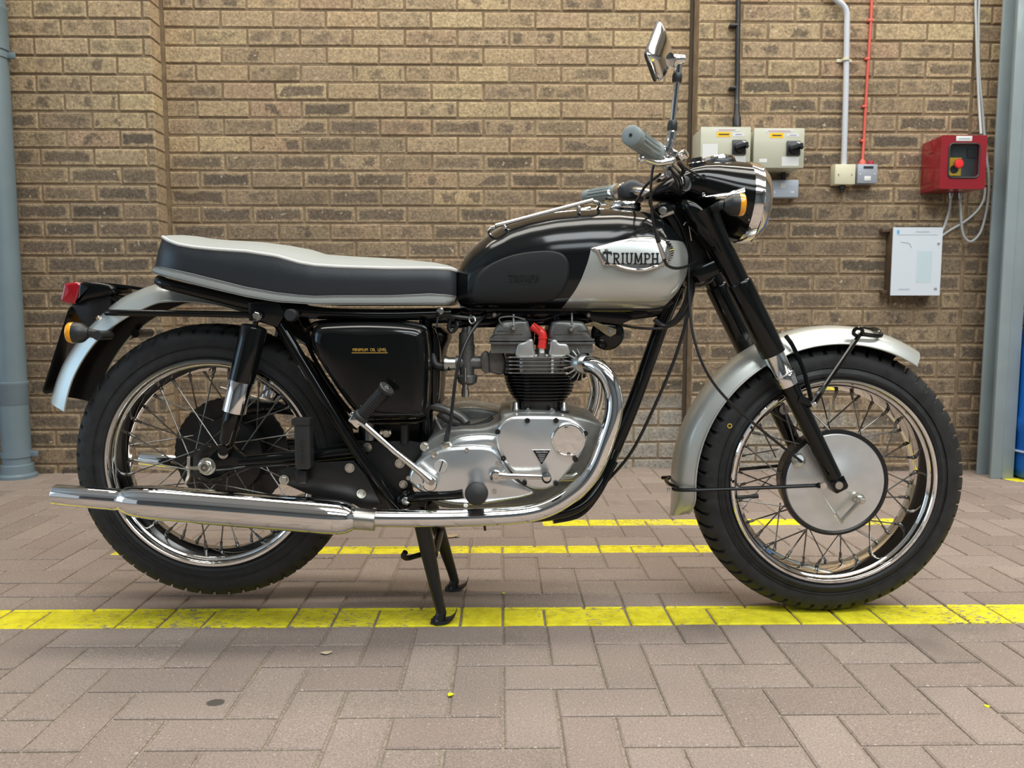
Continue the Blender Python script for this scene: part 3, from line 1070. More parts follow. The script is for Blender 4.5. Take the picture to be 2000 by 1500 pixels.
# ---------------- fuel tank
tank = empty('fuel_tank', (0, 0, 0), bike)
TOP = [(889, 562), (893, 535), (905, 510), (925, 485), (955, 460), (990, 440), (1030, 427), (1080, 417), (1140, 411), (1200, 409), (1250, 413), (1280, 424), (1305, 445), (1325, 470), (1338, 505), (1339, 535)]
BOT = [(889, 562), (892, 588), (902, 601), (925, 605), (1000, 606), (1100, 606), (1200, 606), (1270, 606), (1295, 600), (1315, 580), (1332, 555), (1339, 535)]
tt_ = [(v.x, v.z) for v in QL(TOP, 0)]
tb_ = []
for v in QL(BOT, -.05): tb_.append((v.x, v.z))
x_lo, x_hi = max(tt_[0][0], tb_[0][0]), min(tt_[-1][0], tb_[-1][0])
W_ = [(Q(px, 540, 0).x, w) for px, w in ((889, .030), (897, .062), (915, .082), (950, .100), (1000, .116), (1060, .126), (1140, .133), (1220, .135), (1275, .128), (1305, .112), (1325, .085), (1334, .055), (1340, .025))]
def tank_sec(x):
    return interp(tt_, x)[0], interp(tb_, x)[0], interp(W_, x)[0]
def tank_y(x, z):
    """near-side surface"""
    zt, zb, w = tank_sec(x)
    zc = zb + (zt - zb) * .44
    if z >= zc:
        u_ = min(1, (z - zc) / max(1e-5, zt - zc)); n_ = 2.25
    else:
        u_ = min(1, (zc - z) / max(1e-5, zc - zb)); n_ = 3.6
    return -w * max(0.0, 1 - u_ ** n_) ** (1 / n_)
rings = []
NS = 64
for i in range(NS + 1):
    c_ = .5 - .5 * math.cos(PI * i / NS)
    x = x_lo + (x_hi - x_lo) * (c_ * .75 + .25 * i / NS)
    zt, zb, w = tank_sec(x)
    zc = zb + (zt - zb) * .44
    ring = []
    for k in range(48):
        a = 2 * PI * k / 48
        s_, c2 = math.sin(a), math.cos(a)
        n_ = 2.25 if s_ >= 0 else 3.6
        y = w * math.copysign(abs(c2) ** (2 / n_), c2)
        z = zc + (zt - zc if s_ >= 0 else zc - zb) * math.copysign(abs(s_) ** (2 / n_), s_)
        ring.append(Vector((x, y, z)))
    rings.append(ring)
b = MB(); b.loft(rings)
# two-tone paint: silver lower front, black elsewhere
t = NT('tank_paint')
xx, yy, zz = t.sep(t.pos())
bnd = QL([(1096, 608), (1112, 585), (1130, 556), (1143, 525), (1151, 500), (1155, 480), (1156, 440)], -.130)
z_a, z_b = bnd[0].z, bnd[-1].z
fc = t.n('ShaderNodeFloatCurve')
cm = fc.mapping.curves[0]
xmin, xmax = min(p.x for p in bnd), max(p.x for p in bnd)
pts_ = [((p.z - z_a) / (z_b - z_a), (p.x - xmin) / (xmax - xmin)) for p in bnd]
cm.points[0].location = pts_[0]; cm.points[1].location = pts_[-1]
for q in pts_[1:-1]: cm.points.new(*q)
fc.mapping.update()
t.put(fc.inputs[1], t.mapr(zz, z_a, z_b))
thr = t.math('ADD', t.math('MULTIPLY', fc.outputs[0], xmax - xmin), xmin)
m_x = t.math('GREATER_THAN', xx, thr)
za = Q(1155, 487, -.13); zb2 = Q(1240, 467, -.13); zc2 = Q(1320, 476, -.12)
lin = t.math('MINIMUM', t.math('ADD', t.math('MULTIPLY', t.math('SUBTRACT', xx, za.x), (zb2.z - za.z) / (zb2.x - za.x)), za.z), zb2.z)
m_z = t.math('LESS_THAN', zz, lin)
mk = t.math('MULTIPLY', m_x, m_z)
fine = t.mix(t.mapr(t.noise(700, 2), .3, .7), (0.50, 0.515, 0.475, 1), (0.56, 0.57, 0.53, 1))
t.set(color=t.mix(mk, (0.006, 0.0075, 0.008, 1), fine), metal=t.math('MULTIPLY', mk, .55), rough=t.mapr(mk, 0, 1, .13, .32), coat=t.math('MULTIPLY', mk, .6), coatr=0.08, spec=0.42)
MT['tank_paint'] = t.m
b.build('tank_shell', MT['tank_paint'], tank, ang=60)
# bottom seam
b = MB()
for s in (-1, 1):
    pts = []
    for i in range(30):
        x = x_lo + .012 + (x_hi - x_lo - .05) * i / 29
        zt, zb, w = tank_sec(x)
        pts.append(Vector((x, s * w * .80, zb + .0005)))
    b.tube(pts, .0035, 6)
b.build('tank_seam', EN, tank)
# raised centre strip
b = MB()
pts = [Vector((x_lo + (x_hi - x_lo) * (.035 + .62 * i / 30), 0, 0)) for i in range(31)]
pts = [Vector((p.x, 0, tank_sec(p.x)[0] - .001)) for p in pts]
b.tube(pts, .0045, 8)
b.build('tank_trim', CH, tank)

def patch(poly, off, rnd, mb, nr=10, edge=-.003, rot=1):
    """thick pad lying on the near tank side; poly in pixels."""
    P_ = [Q(a, c, -.13) for a, c in poly]
    cx_ = sum(p.x for p in P_) / len(P_); cz_ = sum(p.z for p in P_) / len(P_)
    rings = []
    for k in range(nr + 1):
        s_ = k / nr
        ring = []
        for p in P_:
            x = cx_ + (p.x - cx_) * max(s_, .001); z = cz_ + (p.z - cz_) * max(s_, .001)
            o_ = off if s_ < 1 - rnd else off * math.sqrt(max(0, 1 - ((s_ - (1 - rnd)) / rnd) ** 2))
            ring.append(Vector((x, tank_y(x, z) - o_, z)))
        rings.append(ring)
    rings.append([Vector((p.x, tank_y(p.x, p.z) + .006, p.z)) for p in P_])
    mb.loft(rings, True, False, False)
KP = [(920, 588), (919, 568), (925, 545), (942, 524), (970, 508), (1005, 496), (1045, 490), (1082, 490), (1104, 500), (1112, 522), (1109, 550), (1097, 574), (1076, 588), (1040, 591), (980, 592)]
kp = [(p.x, p.y) for p in crom([(a, c, 0) for a, c in KP], 5, True)]
b = MB(); patch(kp, .0065, .06, b, 18)
t = NT('knee_rubber')
t.set(color=(0.014, 0.016, 0.0165), rough=.62, spec=.35)
t.bump(t.noise(500, 3), .2, .0008)
b.build('knee_pad', t.m, tank, ang=50)

# stroke lettering used by the embossed tank badges
def letter_strokes(ch):
    s = .16; q = .11
    L = {
        'T': ([((.0, .93), (.9, .93), q * 1.5), ((.02, .93), (.02, .72), q), ((.88, .93), (.88, .72), q), ((.45, .95), (.45, .0), s), ((.22, .03), (.68, .03), q)], .95),
        'R': ([((.18, 1), (.18, 0), s), ((.0, .97), (.5, .97), q), ((.5, .97), (.68, .88), q), ((.68, .88), (.68, .62), s * .9), ((.68, .62), (.5, .52), q), ((.5, .52), (.18, .52), q), ((.36, .52), (.74, .0), s), ((.0, .03), (.36, .03), q), ((.62, .03), (.86, .03), q)], .88),
        'I': ([((.2, 1), (.2, 0), s), ((.02, .97), (.38, .97), q), ((.02, .03), (.38, .03), q)], .42),
        'U': ([((.18, 1), (.18, .25), s), ((.18, .25), (.34, .04), s * .8), ((.34, .04), (.58, .04), q), ((.58, .04), (.72, .25), s * .8), ((.72, .25), (.72, 1), s), ((.0, .97), (.36, .97), q), ((.54, .97), (.9, .97), q)], .92),
        'M': ([((.18, 1), (.14, 0), s), ((.2, .98), (.52, .18), s * .8), ((.52, .18), (.84, .98), s * .8), ((.86, 1), (.90, 0), s), ((.0, .03), (.3, .03), q), ((.74, .03), (1.04, .03), q), ((.04, .97), (.24, .97), q), ((.8, .97), (1.0, .97), q)], 1.08),
        'P': ([((.18, 1), (.18, 0), s), ((.0, .97), (.5, .97), q), ((.5, .97), (.7, .86), q), ((.7, .86), (.7, .60), s * .9), ((.7, .60), (.5, .48), q), ((.5, .48), (.18, .48), q), ((.0, .03), (.38, .03), q)], .82),
        'H': ([((.18, 1), (.18, 0), s), ((.74, 1), (.74, 0), s), ((.18, .5), (.74, .5), q), ((.0, .97), (.36, .97), q), ((.56, .97), (.92, .97), q), ((.0, .03), (.36, .03), q), ((.56, .03), (.92, .03), q)], .95),
    }
    return L[ch]
def lettering(mb, word, fn, h, x0, depth, big=None, adv=.10):
    """fn(u, v, d) -> 3D point; u,v in metres along the badge."""
    x = x0
    for i, ch in enumerate(word):
        st, w = letter_strokes(ch)
        hh = h * (big if (i == 0 and big) else 1)
        for (a0, b0), (a1, b1), th in st:
            d = Vector((a1 - a0, b1 - b0)); l = d.length; d /= l
            nrm = Vector((-d.y, d.x)) * th / 2
            cs = [Vector((a0, b0)) + nrm, Vector((a1, b1)) + nrm, Vector((a1, b1)) - nrm, Vector((a0, b0)) - nrm]
            lo = [fn(x + c.x * hh * .755, c.y * hh, -.002) for c in cs]
            hi = [fn(x + c.x * hh * .755, c.y * hh, depth) for c in cs]
            mb.loft([lo, hi])
        x += (w + adv) * hh * .755
    return x
BADGE = [(1152, 485), (1180, 477), (1210, 469), (1240, 463), (1265, 461), (1290, 463), (1308, 470), (1318, 482), (1319, 497), (1313, 508), (1305, 515), (1291, 521), (1278, 526), (1262, 530), (1240, 531), (1222, 527), (1205, 521), (1180, 519), (1172, 514), (1166, 500), (1160, 490)]
bp = [(p.x, p.y) for p in crom([(a, c, 0) for a, c in BADGE], 3, True)]
b = MB(); patch(bp, .0075, .14, b, 16)
b.build('tank_badge', MT['chrome_worn'], tank, ang=50)
# inset brushed field of the badge
FLD = [(1165, 487), (1200, 479), (1245, 472), (1285, 473), (1300, 480), (1302, 494), (1296, 507), (1286, 516), (1200, 517), (1182, 514), (1176, 504)]
fp_ = [(p.x, p.y) for p in crom([(a, c, 0) for a, c in FLD], 3, True)]
b = MB(); patch(fp_, .0088, .05, b, 12)
b.build('badge_field', MT['badge_field'] if 'badge_field' in MT else simple('badge_field', (0.70, 0.73, 0.70), .38, .6), tank, ang=50)
o1 = Q(1176, 517, -.13); o2 = Q(1288, 517, -.13)
def badge_pt(u_, v_, d_):
    x = o1.x + u_; z = o1.z + v_ + (o2.z - o1.z) * (u_ / (o2.x - o1.x))
    return Vector((x, tank_y(x, z) - .0085 - d_, z))
b = MB()
wl = o2.x - o1.x
h_ = wl / 5.2
lettering(b, 'TRIUMPH', badge_pt, h_, 0, .0022, big=1.12)
b.build('badge_lettering', MT['lettering_black'], tank, ang=20)
b = MB()
sw = crom([Q(1203, 519, -.13), Q(1222, 525, -.13), Q(1245, 528, -.13), Q(1265, 526, -.13), Q(1284, 519, -.13)], 6)
b.tube([Vector((p.x, tank_y(p.x, p.z) - .0085, p.z)) for p in sw], [.0012] + [.0026] * 23 + [.0012], 8)
hz = [Q(1196, 520, -.13), Q(1190, 519, -.13), Q(1178, 519, -.13)]
for k in range(9):                       # ribbed nose of the badge
    a_ = k / 8
    p0 = Q(1301 + 7 * math.sin(PI * a_), 474 + 37 * a_, -.13); p1 = Q(1309 + 8 * math.sin(PI * a_), 471 + 38 * a_, -.13)
    b.tube([Vector((p.x, tank_y(p.x, p.z) - .0074, p.z)) for p in (p0, p0.lerp(p1, .5), p1)], .0017, 8)
b.build('badge_trim', CH, tank)
b = MB()
p = Q(1183, 490, -.13)
b.lathe([(0, .0042), (.0012, .0038), (.0018, 0)], Vector((p.x, tank_y(p.x, p.z) - .0088, p.z)), NEAR, 16)
b.build('badge_screw', MT['steel'], tank)
# embossed word on the knee pad
k1 = Q(993, 549, -.13); k2 = Q(1053, 549, -.13)
def kp_pt(u_, v_, d_):
    x = k1.x + u_; z = k1.z + v_ + (k2.z - k1.z) * (u_ / (k2.x - k1.x))
    return Vector((x, tank_y(x, z) - .0064 - d_, z))
b = MB()
lettering(b, 'TRIUMPH', kp_pt, (k2.x - k1.x) / 5.2, 0, .0018, big=1.2)
sw = crom([Q(1012, 551, -.13), Q(1025, 555, -.13), Q(1040, 553, -.13), Q(1052, 549, -.13)], 5)
b.tube([Vector((p.x, tank_y(p.x, p.z) - .0064, p.z)) for p in sw], .0008, 6)
b.build('pad_lettering', t.m, tank, ang=20)
# filler cap
b = MB()
pc = Q(1220, 413, 0)
b.lathe([(-.01, .030), (.001, .030), (.002, .035), (.004, .0362), (.015, .0362), (.0185, .034), (.0198, .02), (.0202, 0)], pc, (0.05, 0, 1), 40)
b.build('filler_cap', CH, tank)
# parcel grid
grid = empty('parcel_grid', (0, 0, 0), bike)
g0, g1 = Q(968, 444, -.07), Q(1158, 394, -.07)
for Y in (-.072, -.026, .026, .072):
    b = MB()
    dz_ = .003 if abs(Y) > .05 else -.0075
    a_ = Vector((g0.x + (0.004 if abs(Y) < .05 else 0), Y, g0.z + dz_)); c_ = Vector((g1.x, Y, g1.z + dz_))
    b.tube([a_, a_.lerp(c_, .5), c_], .0046, 10)
    b.build('grid_bar', CH, grid)
b = MB()
for e, s in ((g0, -1), (g1, 1)):
    b = MB()
    b.tube(crom([Vector((e.x, -.072, e.z)), Vector((e.x + s * .012, -.066, e.z - .002)), Vector((e.x + s * .016, -.045, e.z - .006)), Vector((e.x + s * .016, .045, e.z - .006)), Vector((e.x + s * .012, .066, e.z - .002)), Vector((e.x, .072, e.z))], 5), .0042, 10)
    b.build('grid_end', CH, grid)
b = MB()
for tt in (.10, .86):
    b = MB()
    p = g0.lerp(g1, tt)
    b.tube([Vector((p.x, -.076, p.z - .006)), Vector((p.x, .076, p.z - .006))], .0036, 8)
    for Y in (-.056, .056):
        zt = tank_sec(p.x)[0]
        dx_ = .010
        b.box(Vector((p.x, Y, (p.z + zt) / 2 - .006)), (.009, .012, abs(p.z - zt) + .020))
    b.build('grid_foot', CH, grid, bevel=.0015)

# ---------------- seat
seat = empty('dual_seat', (0, 0, 0), bike)
SX = [318, 330, 350, 380, 420, 480, 540, 585, 615, 660, 760, 840, 870, 884, 890]
S_TOP = [(318, 462), (330, 461), (350, 463), (380, 468), (420, 471), (480, 474), (540, 481), (585, 489), (615, 498), (660, 501), (760, 506), (840, 513), (870, 519), (884, 523), (890, 527)]
S_PIP = [(318, 463), (330, 471), (350, 478), (380, 483), (420, 487), (480, 491), (540, 500), (585, 513), (615, 518), (660, 521), (760, 524), (840, 524), (870, 525), (884, 526), (890, 528)]
S_TRT = [(302, 520), (318, 522), (350, 528), (380, 535), (420, 545), (480, 560), (540, 571), (585, 576), (615, 578), (660, 577), (760, 577), (840, 573), (870, 575), (884, 577), (890, 578)]
S_BOT = [(295, 532), (318, 540), (350, 548), (380, 556), (420, 566), (480, 580), (540, 590), (585, 593), (615, 595), (660, 595), (760, 595), (840, 595), (870, 595), (880, 594), (884, 590)]
HWS = [(318, .095), (330, .112), (350, .122), (420, .128), (600, .126), (760, .112), (860, .100), (884, .092), (890, .085)]
def ztab(tab, Yf):
    return [(px, Q(px, py, Yf).x, Q(px, py, Yf).z) for px, py in tab]
rT, rP, rB, rM = [], [], [], []
pts_p, pts_n = [], []
top_rings, side_rings, trim_rings = [], [], []
for i in range(57):
    px = 318 + (890 - 318) * i / 56
    w = interp(HWS, px)[0]
    yT = interp(S_TOP, px)[0]; yP = interp(S_PIP, px)[0]
    x = Q(px, yP, -w).x
    zP = Q(px, yP, -w).z
    zT = max(Q(1000 + (px - 1000) * 1.0, yT, 0).z, zP + .002)
    ring = []
    for k in range(13):
        u_ = -1 + 2 * k / 12
        ring.append(Vector((x, w * u_, zP + (zT - zP) * max(0, 1 - abs(u_) ** 2.2) ** .75)))
    top_rings.append(ring)
    pts_n.append(Vector((x, -w, zP))); pts_p.append(Vector((x, w, zP)))
b = MB(); b.loft(top_rings, False, False, False)
# rolled ends close the cover down onto the cushion
b.build('seat_top', MT['vinyl_grey'], seat, ang=60)
# cushion side wall, all round
def side_loop(pxs, tabU, tabL, bulge, name, mat, extra=0.0, top_in=0.0):
    near_u, near_l = [], []
    for i in range(57):
        px = 318 + (890 - 318) * i / 56
        w = interp(HWS, px)[0]
        u_ = Q(px, interp(tabU, px)[0], -w); 
        near_u.append((u_.x, w, u_.z))
    return near_u
loopU, loopL, loopB, loopM = [], [], [], []
for i in range(57):
    px = 318 + (890 - 318) * i / 56
    w = interp(HWS, px)[0]
    yP = interp(S_PIP, px)[0]
    pl = px - (16 * max(0, 1 - (px - 318) / 40.) if px < 358 else 0)      # the back leans out to the trim
    pb = px - (23 * max(0, 1 - (px - 318) / 40.) if px < 358 else 0) - (6 * max(0, (px - 870) / 20.))
    yT = interp(S_TRT, pl)[0]; yB = interp(S_BOT, pb)[0]
    loopU.append((Q(px, yP, -w).x, w, Q(px, yP, -w).z))
    loopL.append((Q(pl, yT, -w - .006).x, w + .004, Q(pl, yT, -w - .006).z))
    loopB.append((Q(pb, yB, -w - .010).x, w + .007, Q(pb, yB, -w - .010).z))
def close(lp):
    near = [Vector((a, -c, d)) for a, c, d in lp]
    farr = [Vector((a, c, d)) for a, c, d in reversed(lp)]
    # rounded tail between the two sides
    return near + farr
U, Lw, Bt = close(loopU), close(loopL), close(loopB)
mid = []
for a_, c_ in zip(U, Lw):
    m_ = a_.lerp(c_, .5); m_.y *= 1.05; mid.append(m_)
m2 = [a_.lerp(c_, .2) for a_, c_ in zip(U, Lw)]
for p in m2: p.y *= 1.03
b = MB(); b.loft([U, m2, mid, Lw], True, False, True)
b.build('seat_cushion', MT['vinyl_black'], seat, ang=60)
b = MB()
inn = [Vector((p.x, p.y * .96, p.z)) for p in Bt]
Lo = [Vector((p.x, p.y * 1.012, p.z)) for p in Lw]
b.loft([Lo, [a_.lerp(c_, .5) + Vector((0, math.copysign(.0025, a_.y), 0)) for a_, c_ in zip(Lo, Bt)], Bt, inn], True, False, True)
b.build('seat_trim', MT['vinyl_grey'], seat, ang=60)
b = MB()
lp = [p.copy() for p in U]
b.tube(lp, .0036, 8, closed=True)
b.build('seat_piping', MT['piping'], seat)
b = MB()
for frac in (.10, .86):
    b.tube([a_.lerp(c_, frac) + Vector((0, math.copysign(.0032, a_.y), 0)) for a_, c_ in zip(Lo, Bt)][:57], .0008, 5)
b.build('seat_stitching', MT['black_satin'], seat)

# ---------------- frame
frame = empty('frame', (0, 0, 0), bike)
def ftube(pts, r, name='frame_tube', mat=None, n=14, sm=6, mirror=True, parent=None):
    """pts: (px, py, Y) near side; mirrored to the far side unless told not to."""
    V = [Q(a, c, y) for a, c, y in pts]
    for s in ((1, -1) if mirror else (1,)):
        b = MB()
        W = [Vector((p.x, p.y * s, p.z)) for p in V]
        b.tube(crom(W, sm) if len(W) > 2 else W, r, n)
        b.build(name, mat or EN, parent or frame)
# rear loop under the seat, running to the tank
ftube([(312, 548, -.085), (330, 556, -.10), (420, 578, -.105), (520, 600, -.105), (620, 612, -.100), (760, 615, -.09), (880, 612, -.075)], .0125)
ftube([(520, 590, -.105), (600, 722, -.112), (690, 870, -.118), (778, 995, -.120)], .0125)
# mudguard loop
ftube([(209, 611, -.098), (240, 611, -.105), (400, 613, -.105), (505, 616, -.105)], .0068)
b = MB()
b.tube([Q(209, 611, -.098), Q(211, 606, -.02)] , .0062, 8)
b.build('frame_tube', EN, frame)
# seat tube, down tube, cradle
ftube([(832, 610, 0), (832, 760, 0), (834, 890, 0), (838, 985, 0)], .0155, mirror=False)
ftube([(1322, 560, 0), (1290, 640, 0), (1240, 780, 0), (1190, 900, 0)], .0165, mirror=False)
ftube([(1200, 880, -.008), (1172, 945, -.035), (1130, 990, -.06), (1060, 1008, -.075), (960, 1008, -.08), (820, 1005, -.09)], .0125)
ftube([(1330, 490, 0), (1200, 590, 0), (1000, 612, 0), (830, 618, 0)], .017, mirror=False)
ftube([(1318, 520, 0), (1318, 590, 0), (1230, 616, 0), (1000, 628, 0), (880, 632, 0)], .012, mirror=False)
# bracket lug where shock and loops meet
for s in (-1, 1):
    b = MB()
    pl_ = [(Q(a, c, -.115).x, Q(a, c, -.115).z) for a, c in ((486, 590), (545, 588), (560, 612), (545, 640), (505, 628), (488, 626))]
    b.pillow(pl_, s * .098, s * .125, .004, 2)
    b.build('shock_bracket', EN, frame)
b = MB()
for (px, py, Y, r_) in ((502, 617, -.136, .0085),):
    hexbolt(b, Q(px, py, Y), NEAR, r_, .007, .0105)
b.build('bracket_bolt', MT['zinc'], frame)
b = MB()
b.lathe([(0, .0135), (.022, .0135), (.026, .011), (.026, .0)], Q(573, 616, -.12), NEAR, 24)
b.build('seat_knob', MT['plastic_black'], frame)
# rear engine plate and pivot plates
def plate(pxs, y0, y1, name, mat=None, bev=.0015, parent=None, Yp=None):
    b = MB()
    yp = Yp if Yp is not None else y1
    b.pillow([(Q(a, c, yp).x, Q(a, c, yp).z) for a, c in pxs], y0, y1, bev, 2)
    return b.build(name, mat or EN, parent or frame)
plate([(640, 870), (690, 862), (800, 862), (838, 868), (842, 905), (800, 930), (806, 960), (830, 985), (830, 1003), (760, 1003), (712, 985), (690, 950), (650, 905)], -.070, -.083, 'engine_plate', MT['black_satin'])
plate([(545, 918), (600, 905), (690, 900), (715, 930), (745, 985), (715, 1000), (690, 985), (600, 965), (555, 945)], -.128, -.134, 'silencer_plate', MT['black_satin'])
plate([(545, 918), (600, 905), (690, 900), (715, 930), (745, 985), (715, 1000), (690, 985), (600, 965), (555, 945)], .134, .128, 'silencer_plate', MT['black_satin'], Yp=-.134)
for px, py, Y, r_ in ((683, 914, -.136, .0082), (555, 937, -.136, .0085), (706, 964, -.136, .0078), (717, 874, -.085, .0085), (781, 905, -.085, .0085), (788, 946, -.085, .0075)):
    b = MB()
    hexbolt(b, Q(px, py, Y), NEAR, r_, .007, r_ * 1.25)
    b.build('plate_bolt', MT['zinc'], frame)
# swing arm
arm = empty('swinging_arm', (0, 0, 0), bike)
ftube([(705, 880, -.100), (600, 892, -.100), (470, 902, -.098)], .0155, 'arm_tube', parent=arm)
for s in (-1, 1):
    b = MB()
    pl_ = [(Q(a, c, -.11).x, Q(a, c, -.11).z) for a, c in ((388, 905), (395, 897), (408, 890), (425, 874), (450, 868), (462, 880), (480, 893), (480, 912), (450, 920), (430, 932), (408, 938), (392, 928))]
    b.pillow(pl_, s * .088, s * .112, .003, 2)
    b.build('arm_end', EN, arm)
b = MB()
ax_ = Q(402, 912, -.12)
b.tube([Vector((ax_.x, -.128, ax_.z)), Vector((ax_.x, .125, ax_.z))], .0085, 14)
hexbolt(b, Vector((ax_.x, -.113, ax_.z)), NEAR, .0165, .012, .019)
b.lathe([(0, .0105), (.004, .010)], Vector((ax_.x, -.124, ax_.z)), NEAR, 18)
b.lathe([(0, .003), (.0012, .003)], Vector((ax_.x, -.1285, ax_.z)), NEAR, 8)
b.build('axle_nut', MT['zinc'], arm)
b = MB()
c0 = Q(362, 914, -.115); c1 = Q(392, 914, -.115)
b.tube([c0, c1], .0042, 8)
hexbolt(b, c0 + Vector((.004, 0, 0)), (1, 0, 0), .0075, .007)
pl_ = [(Q(a, c, -.118).x, Q(a, c, -.118).z) for a, c in ((366, 892), (372, 892), (372, 930), (364, 946), (360, 944), (366, 928))]
b.pillow(pl_, -.105, -.121, .001, 1)
b.build('chain_adjuster', MT['zinc'], arm)
b = MB()
hexbolt(b, Q(436, 886, -.126), NEAR, .0088, .007, .011)
b.build('shock_bolt', MT['zinc'], arm)
# chain run on the far side
for zc_, pa_, pb_ in ((0, (430, 760), (700, 835)), (0, (430, 1020), (700, 935))):
    p0 = Q(*pa_, .085); p1 = Q(*pb_, .085)
    b = MB()
    b.tube([p0, p1], .007, 8)
    b.build('drive_chain', MT['steel'], arm)
b = MB()
cg = [Q(a, c, .09) for a, c in ((455, 790), (520, 783), (600, 790), (690, 815), (690, 835), (600, 812), (520, 805), (455, 812))]
b.pillow([(p.x, p.z) for p in cg], .105, .070, .004, 2)
b.build('chain_guard', EN, arm)
# shock absorbers
s0, s1 = Q(497, 638, -.128), Q(442, 868, -.128)
for s in (-1, 1):
    o0 = Vector((s0.x, .128 * s, s0.z)); d_ = Vector((s1.x, .128 * s, s1.z)) - o0; Ls = d_.length; d_.normalize()
    sh = empty('rear_shock', (0, 0, 0), bike)
    b = MB()
    b.lathe([(-.020, .006), (-.004, .006), (-.002, .020), (.0, .025), (.004, .0268), (.118, .0268), (.119, .0255)], o0, d_, 36)
    b.build('shock_cover', EN, sh)
    b = MB()
    b.lathe([(.117, .0238), (.118, .0245), (.186, .0245), (.188, .022)], o0, d_, 36)
    b.build('shock_chrome', CH, sh)
    b = MB()
    b.lathe([(.186, .0175), (.19, .0185), (.225, .0185), (.228, .017), (Ls - .010, .0165), (Ls, .012)], o0, d_, 30)
    b.lathe([(-.012, .011), (.012, .011)], o0 + d_ * (Ls + .012), YAX, 20)
    b.build('shock_body', EN, sh)
    b = MB()
    b.lathe([(-.012, .011), (.012, .011)], o0 - d_ * .026, YAX, 20)
    b.build('shock_eye', EN, sh)

# ---------------- oil tank
def oil_pillow(mb, poly, y_back=-.045, y_front=-.158, amt=.034, steps=9):
    n = len(poly)
    cx_ = sum(p[0] for p in poly) / n; cz_ = sum(p[-1] for p in poly) / n
    rr = [math.hypot(p[0] - cx_, p[-1] - cz_) for p in poly]
    rings = [[Vector((p[0], y_back, p[-1])) for p in poly]]
    for k in range(steps + 1):
        a = PI / 2 * k / steps
        ins = amt * (1 - math.cos(a)); dy = amt * (1 - math.sin(a))
        rings.append([Vector((cx_ + (p[0] - cx_) * (1 - ins / r_), y_front + dy, cz_ + (p[-1] - cz_) * (1 - ins / r_))) for p, r_ in zip(poly, rr)])
    last = rings[-1]
    for s_ in (.8, .5, .2):
        rings.append([Vector((cx_ + (p.x - cx_) * s_, p.y - .0012 * (1 - s_ * s_), cz_ + (p.z - cz_) * s_)) for p in last])
    mb.loft(rings)
oil = empty('oil_tank', (0, 0, 0), bike)
OT = [(606, 645), (618, 634), (650, 630), (720, 629), (790, 632), (825, 642), (834, 670), (836, 730), (832, 800), (822, 818), (780, 822), (710, 822), (690, 806), (660, 768), (630, 722), (610, 688), (603, 665)]
ot = crom([(Q(a, c, -.15).x, 0, Q(a, c, -.15).z) for a, c in OT], 5, True)
b = MB(); oil_pillow(b, ot)
b.build('tank_shell', EN, oil, ang=60)
b = MB()
lo = crom([(Q(a, c, -.085).x, -.085, Q(a, c, -.085).z) for a, c in [(x + (-3 if x < 720 else 4), y + (-2 if y < 700 else 2)) for x, y in OT]], 5, True)
b.tube(lo, .0045, 8, closed=True)
b.build('tank_seam', EN, oil)
pt = Q(722, 684, -.159)
wt = Q(757, 684, -.159).x - Q(687, 684, -.159).x
text_obj('MINIMUM  OIL  LEVEL', .0092, (pt.x, -.1592, pt.z + .0005), (PI / 2, 0, 0), MT['gold'], 'level_lettering', oil, .0002, sx=.80)
b = MB()
b.box((pt.x, -.1586, pt.z - .0055), (wt, .0012, .0012))
b.build('level_line', MT['gold'], oil)
# air filter box behind it
af = empty('air_filter', (0, 0, 0), bike)
b = MB()
fp = [Q(a, c, .0) for a, c in ((640, 640), (858, 640), (862, 700), (858, 780), (845, 795), (700, 800))]
b.pillow([(p.x, p.z) for p in crom([(p.x, 0, p.z) for p in fp], 4, True)], .15, .02, .02, 4)
b.build('filter_box', MT['black_satin'], af)
b = MB()
for s in (1,):
    fp = [Q(a, c, .0) for a, c in ((842, 650), (858, 660), (861, 720), (857, 780), (842, 795))]
    b.pillow([(p.x, p.z) for p in crom([(p.x, 0, p.z) for p in fp], 4, True)], .02, -.03, .006, 3)
b.build('filter_cover', EN, af)
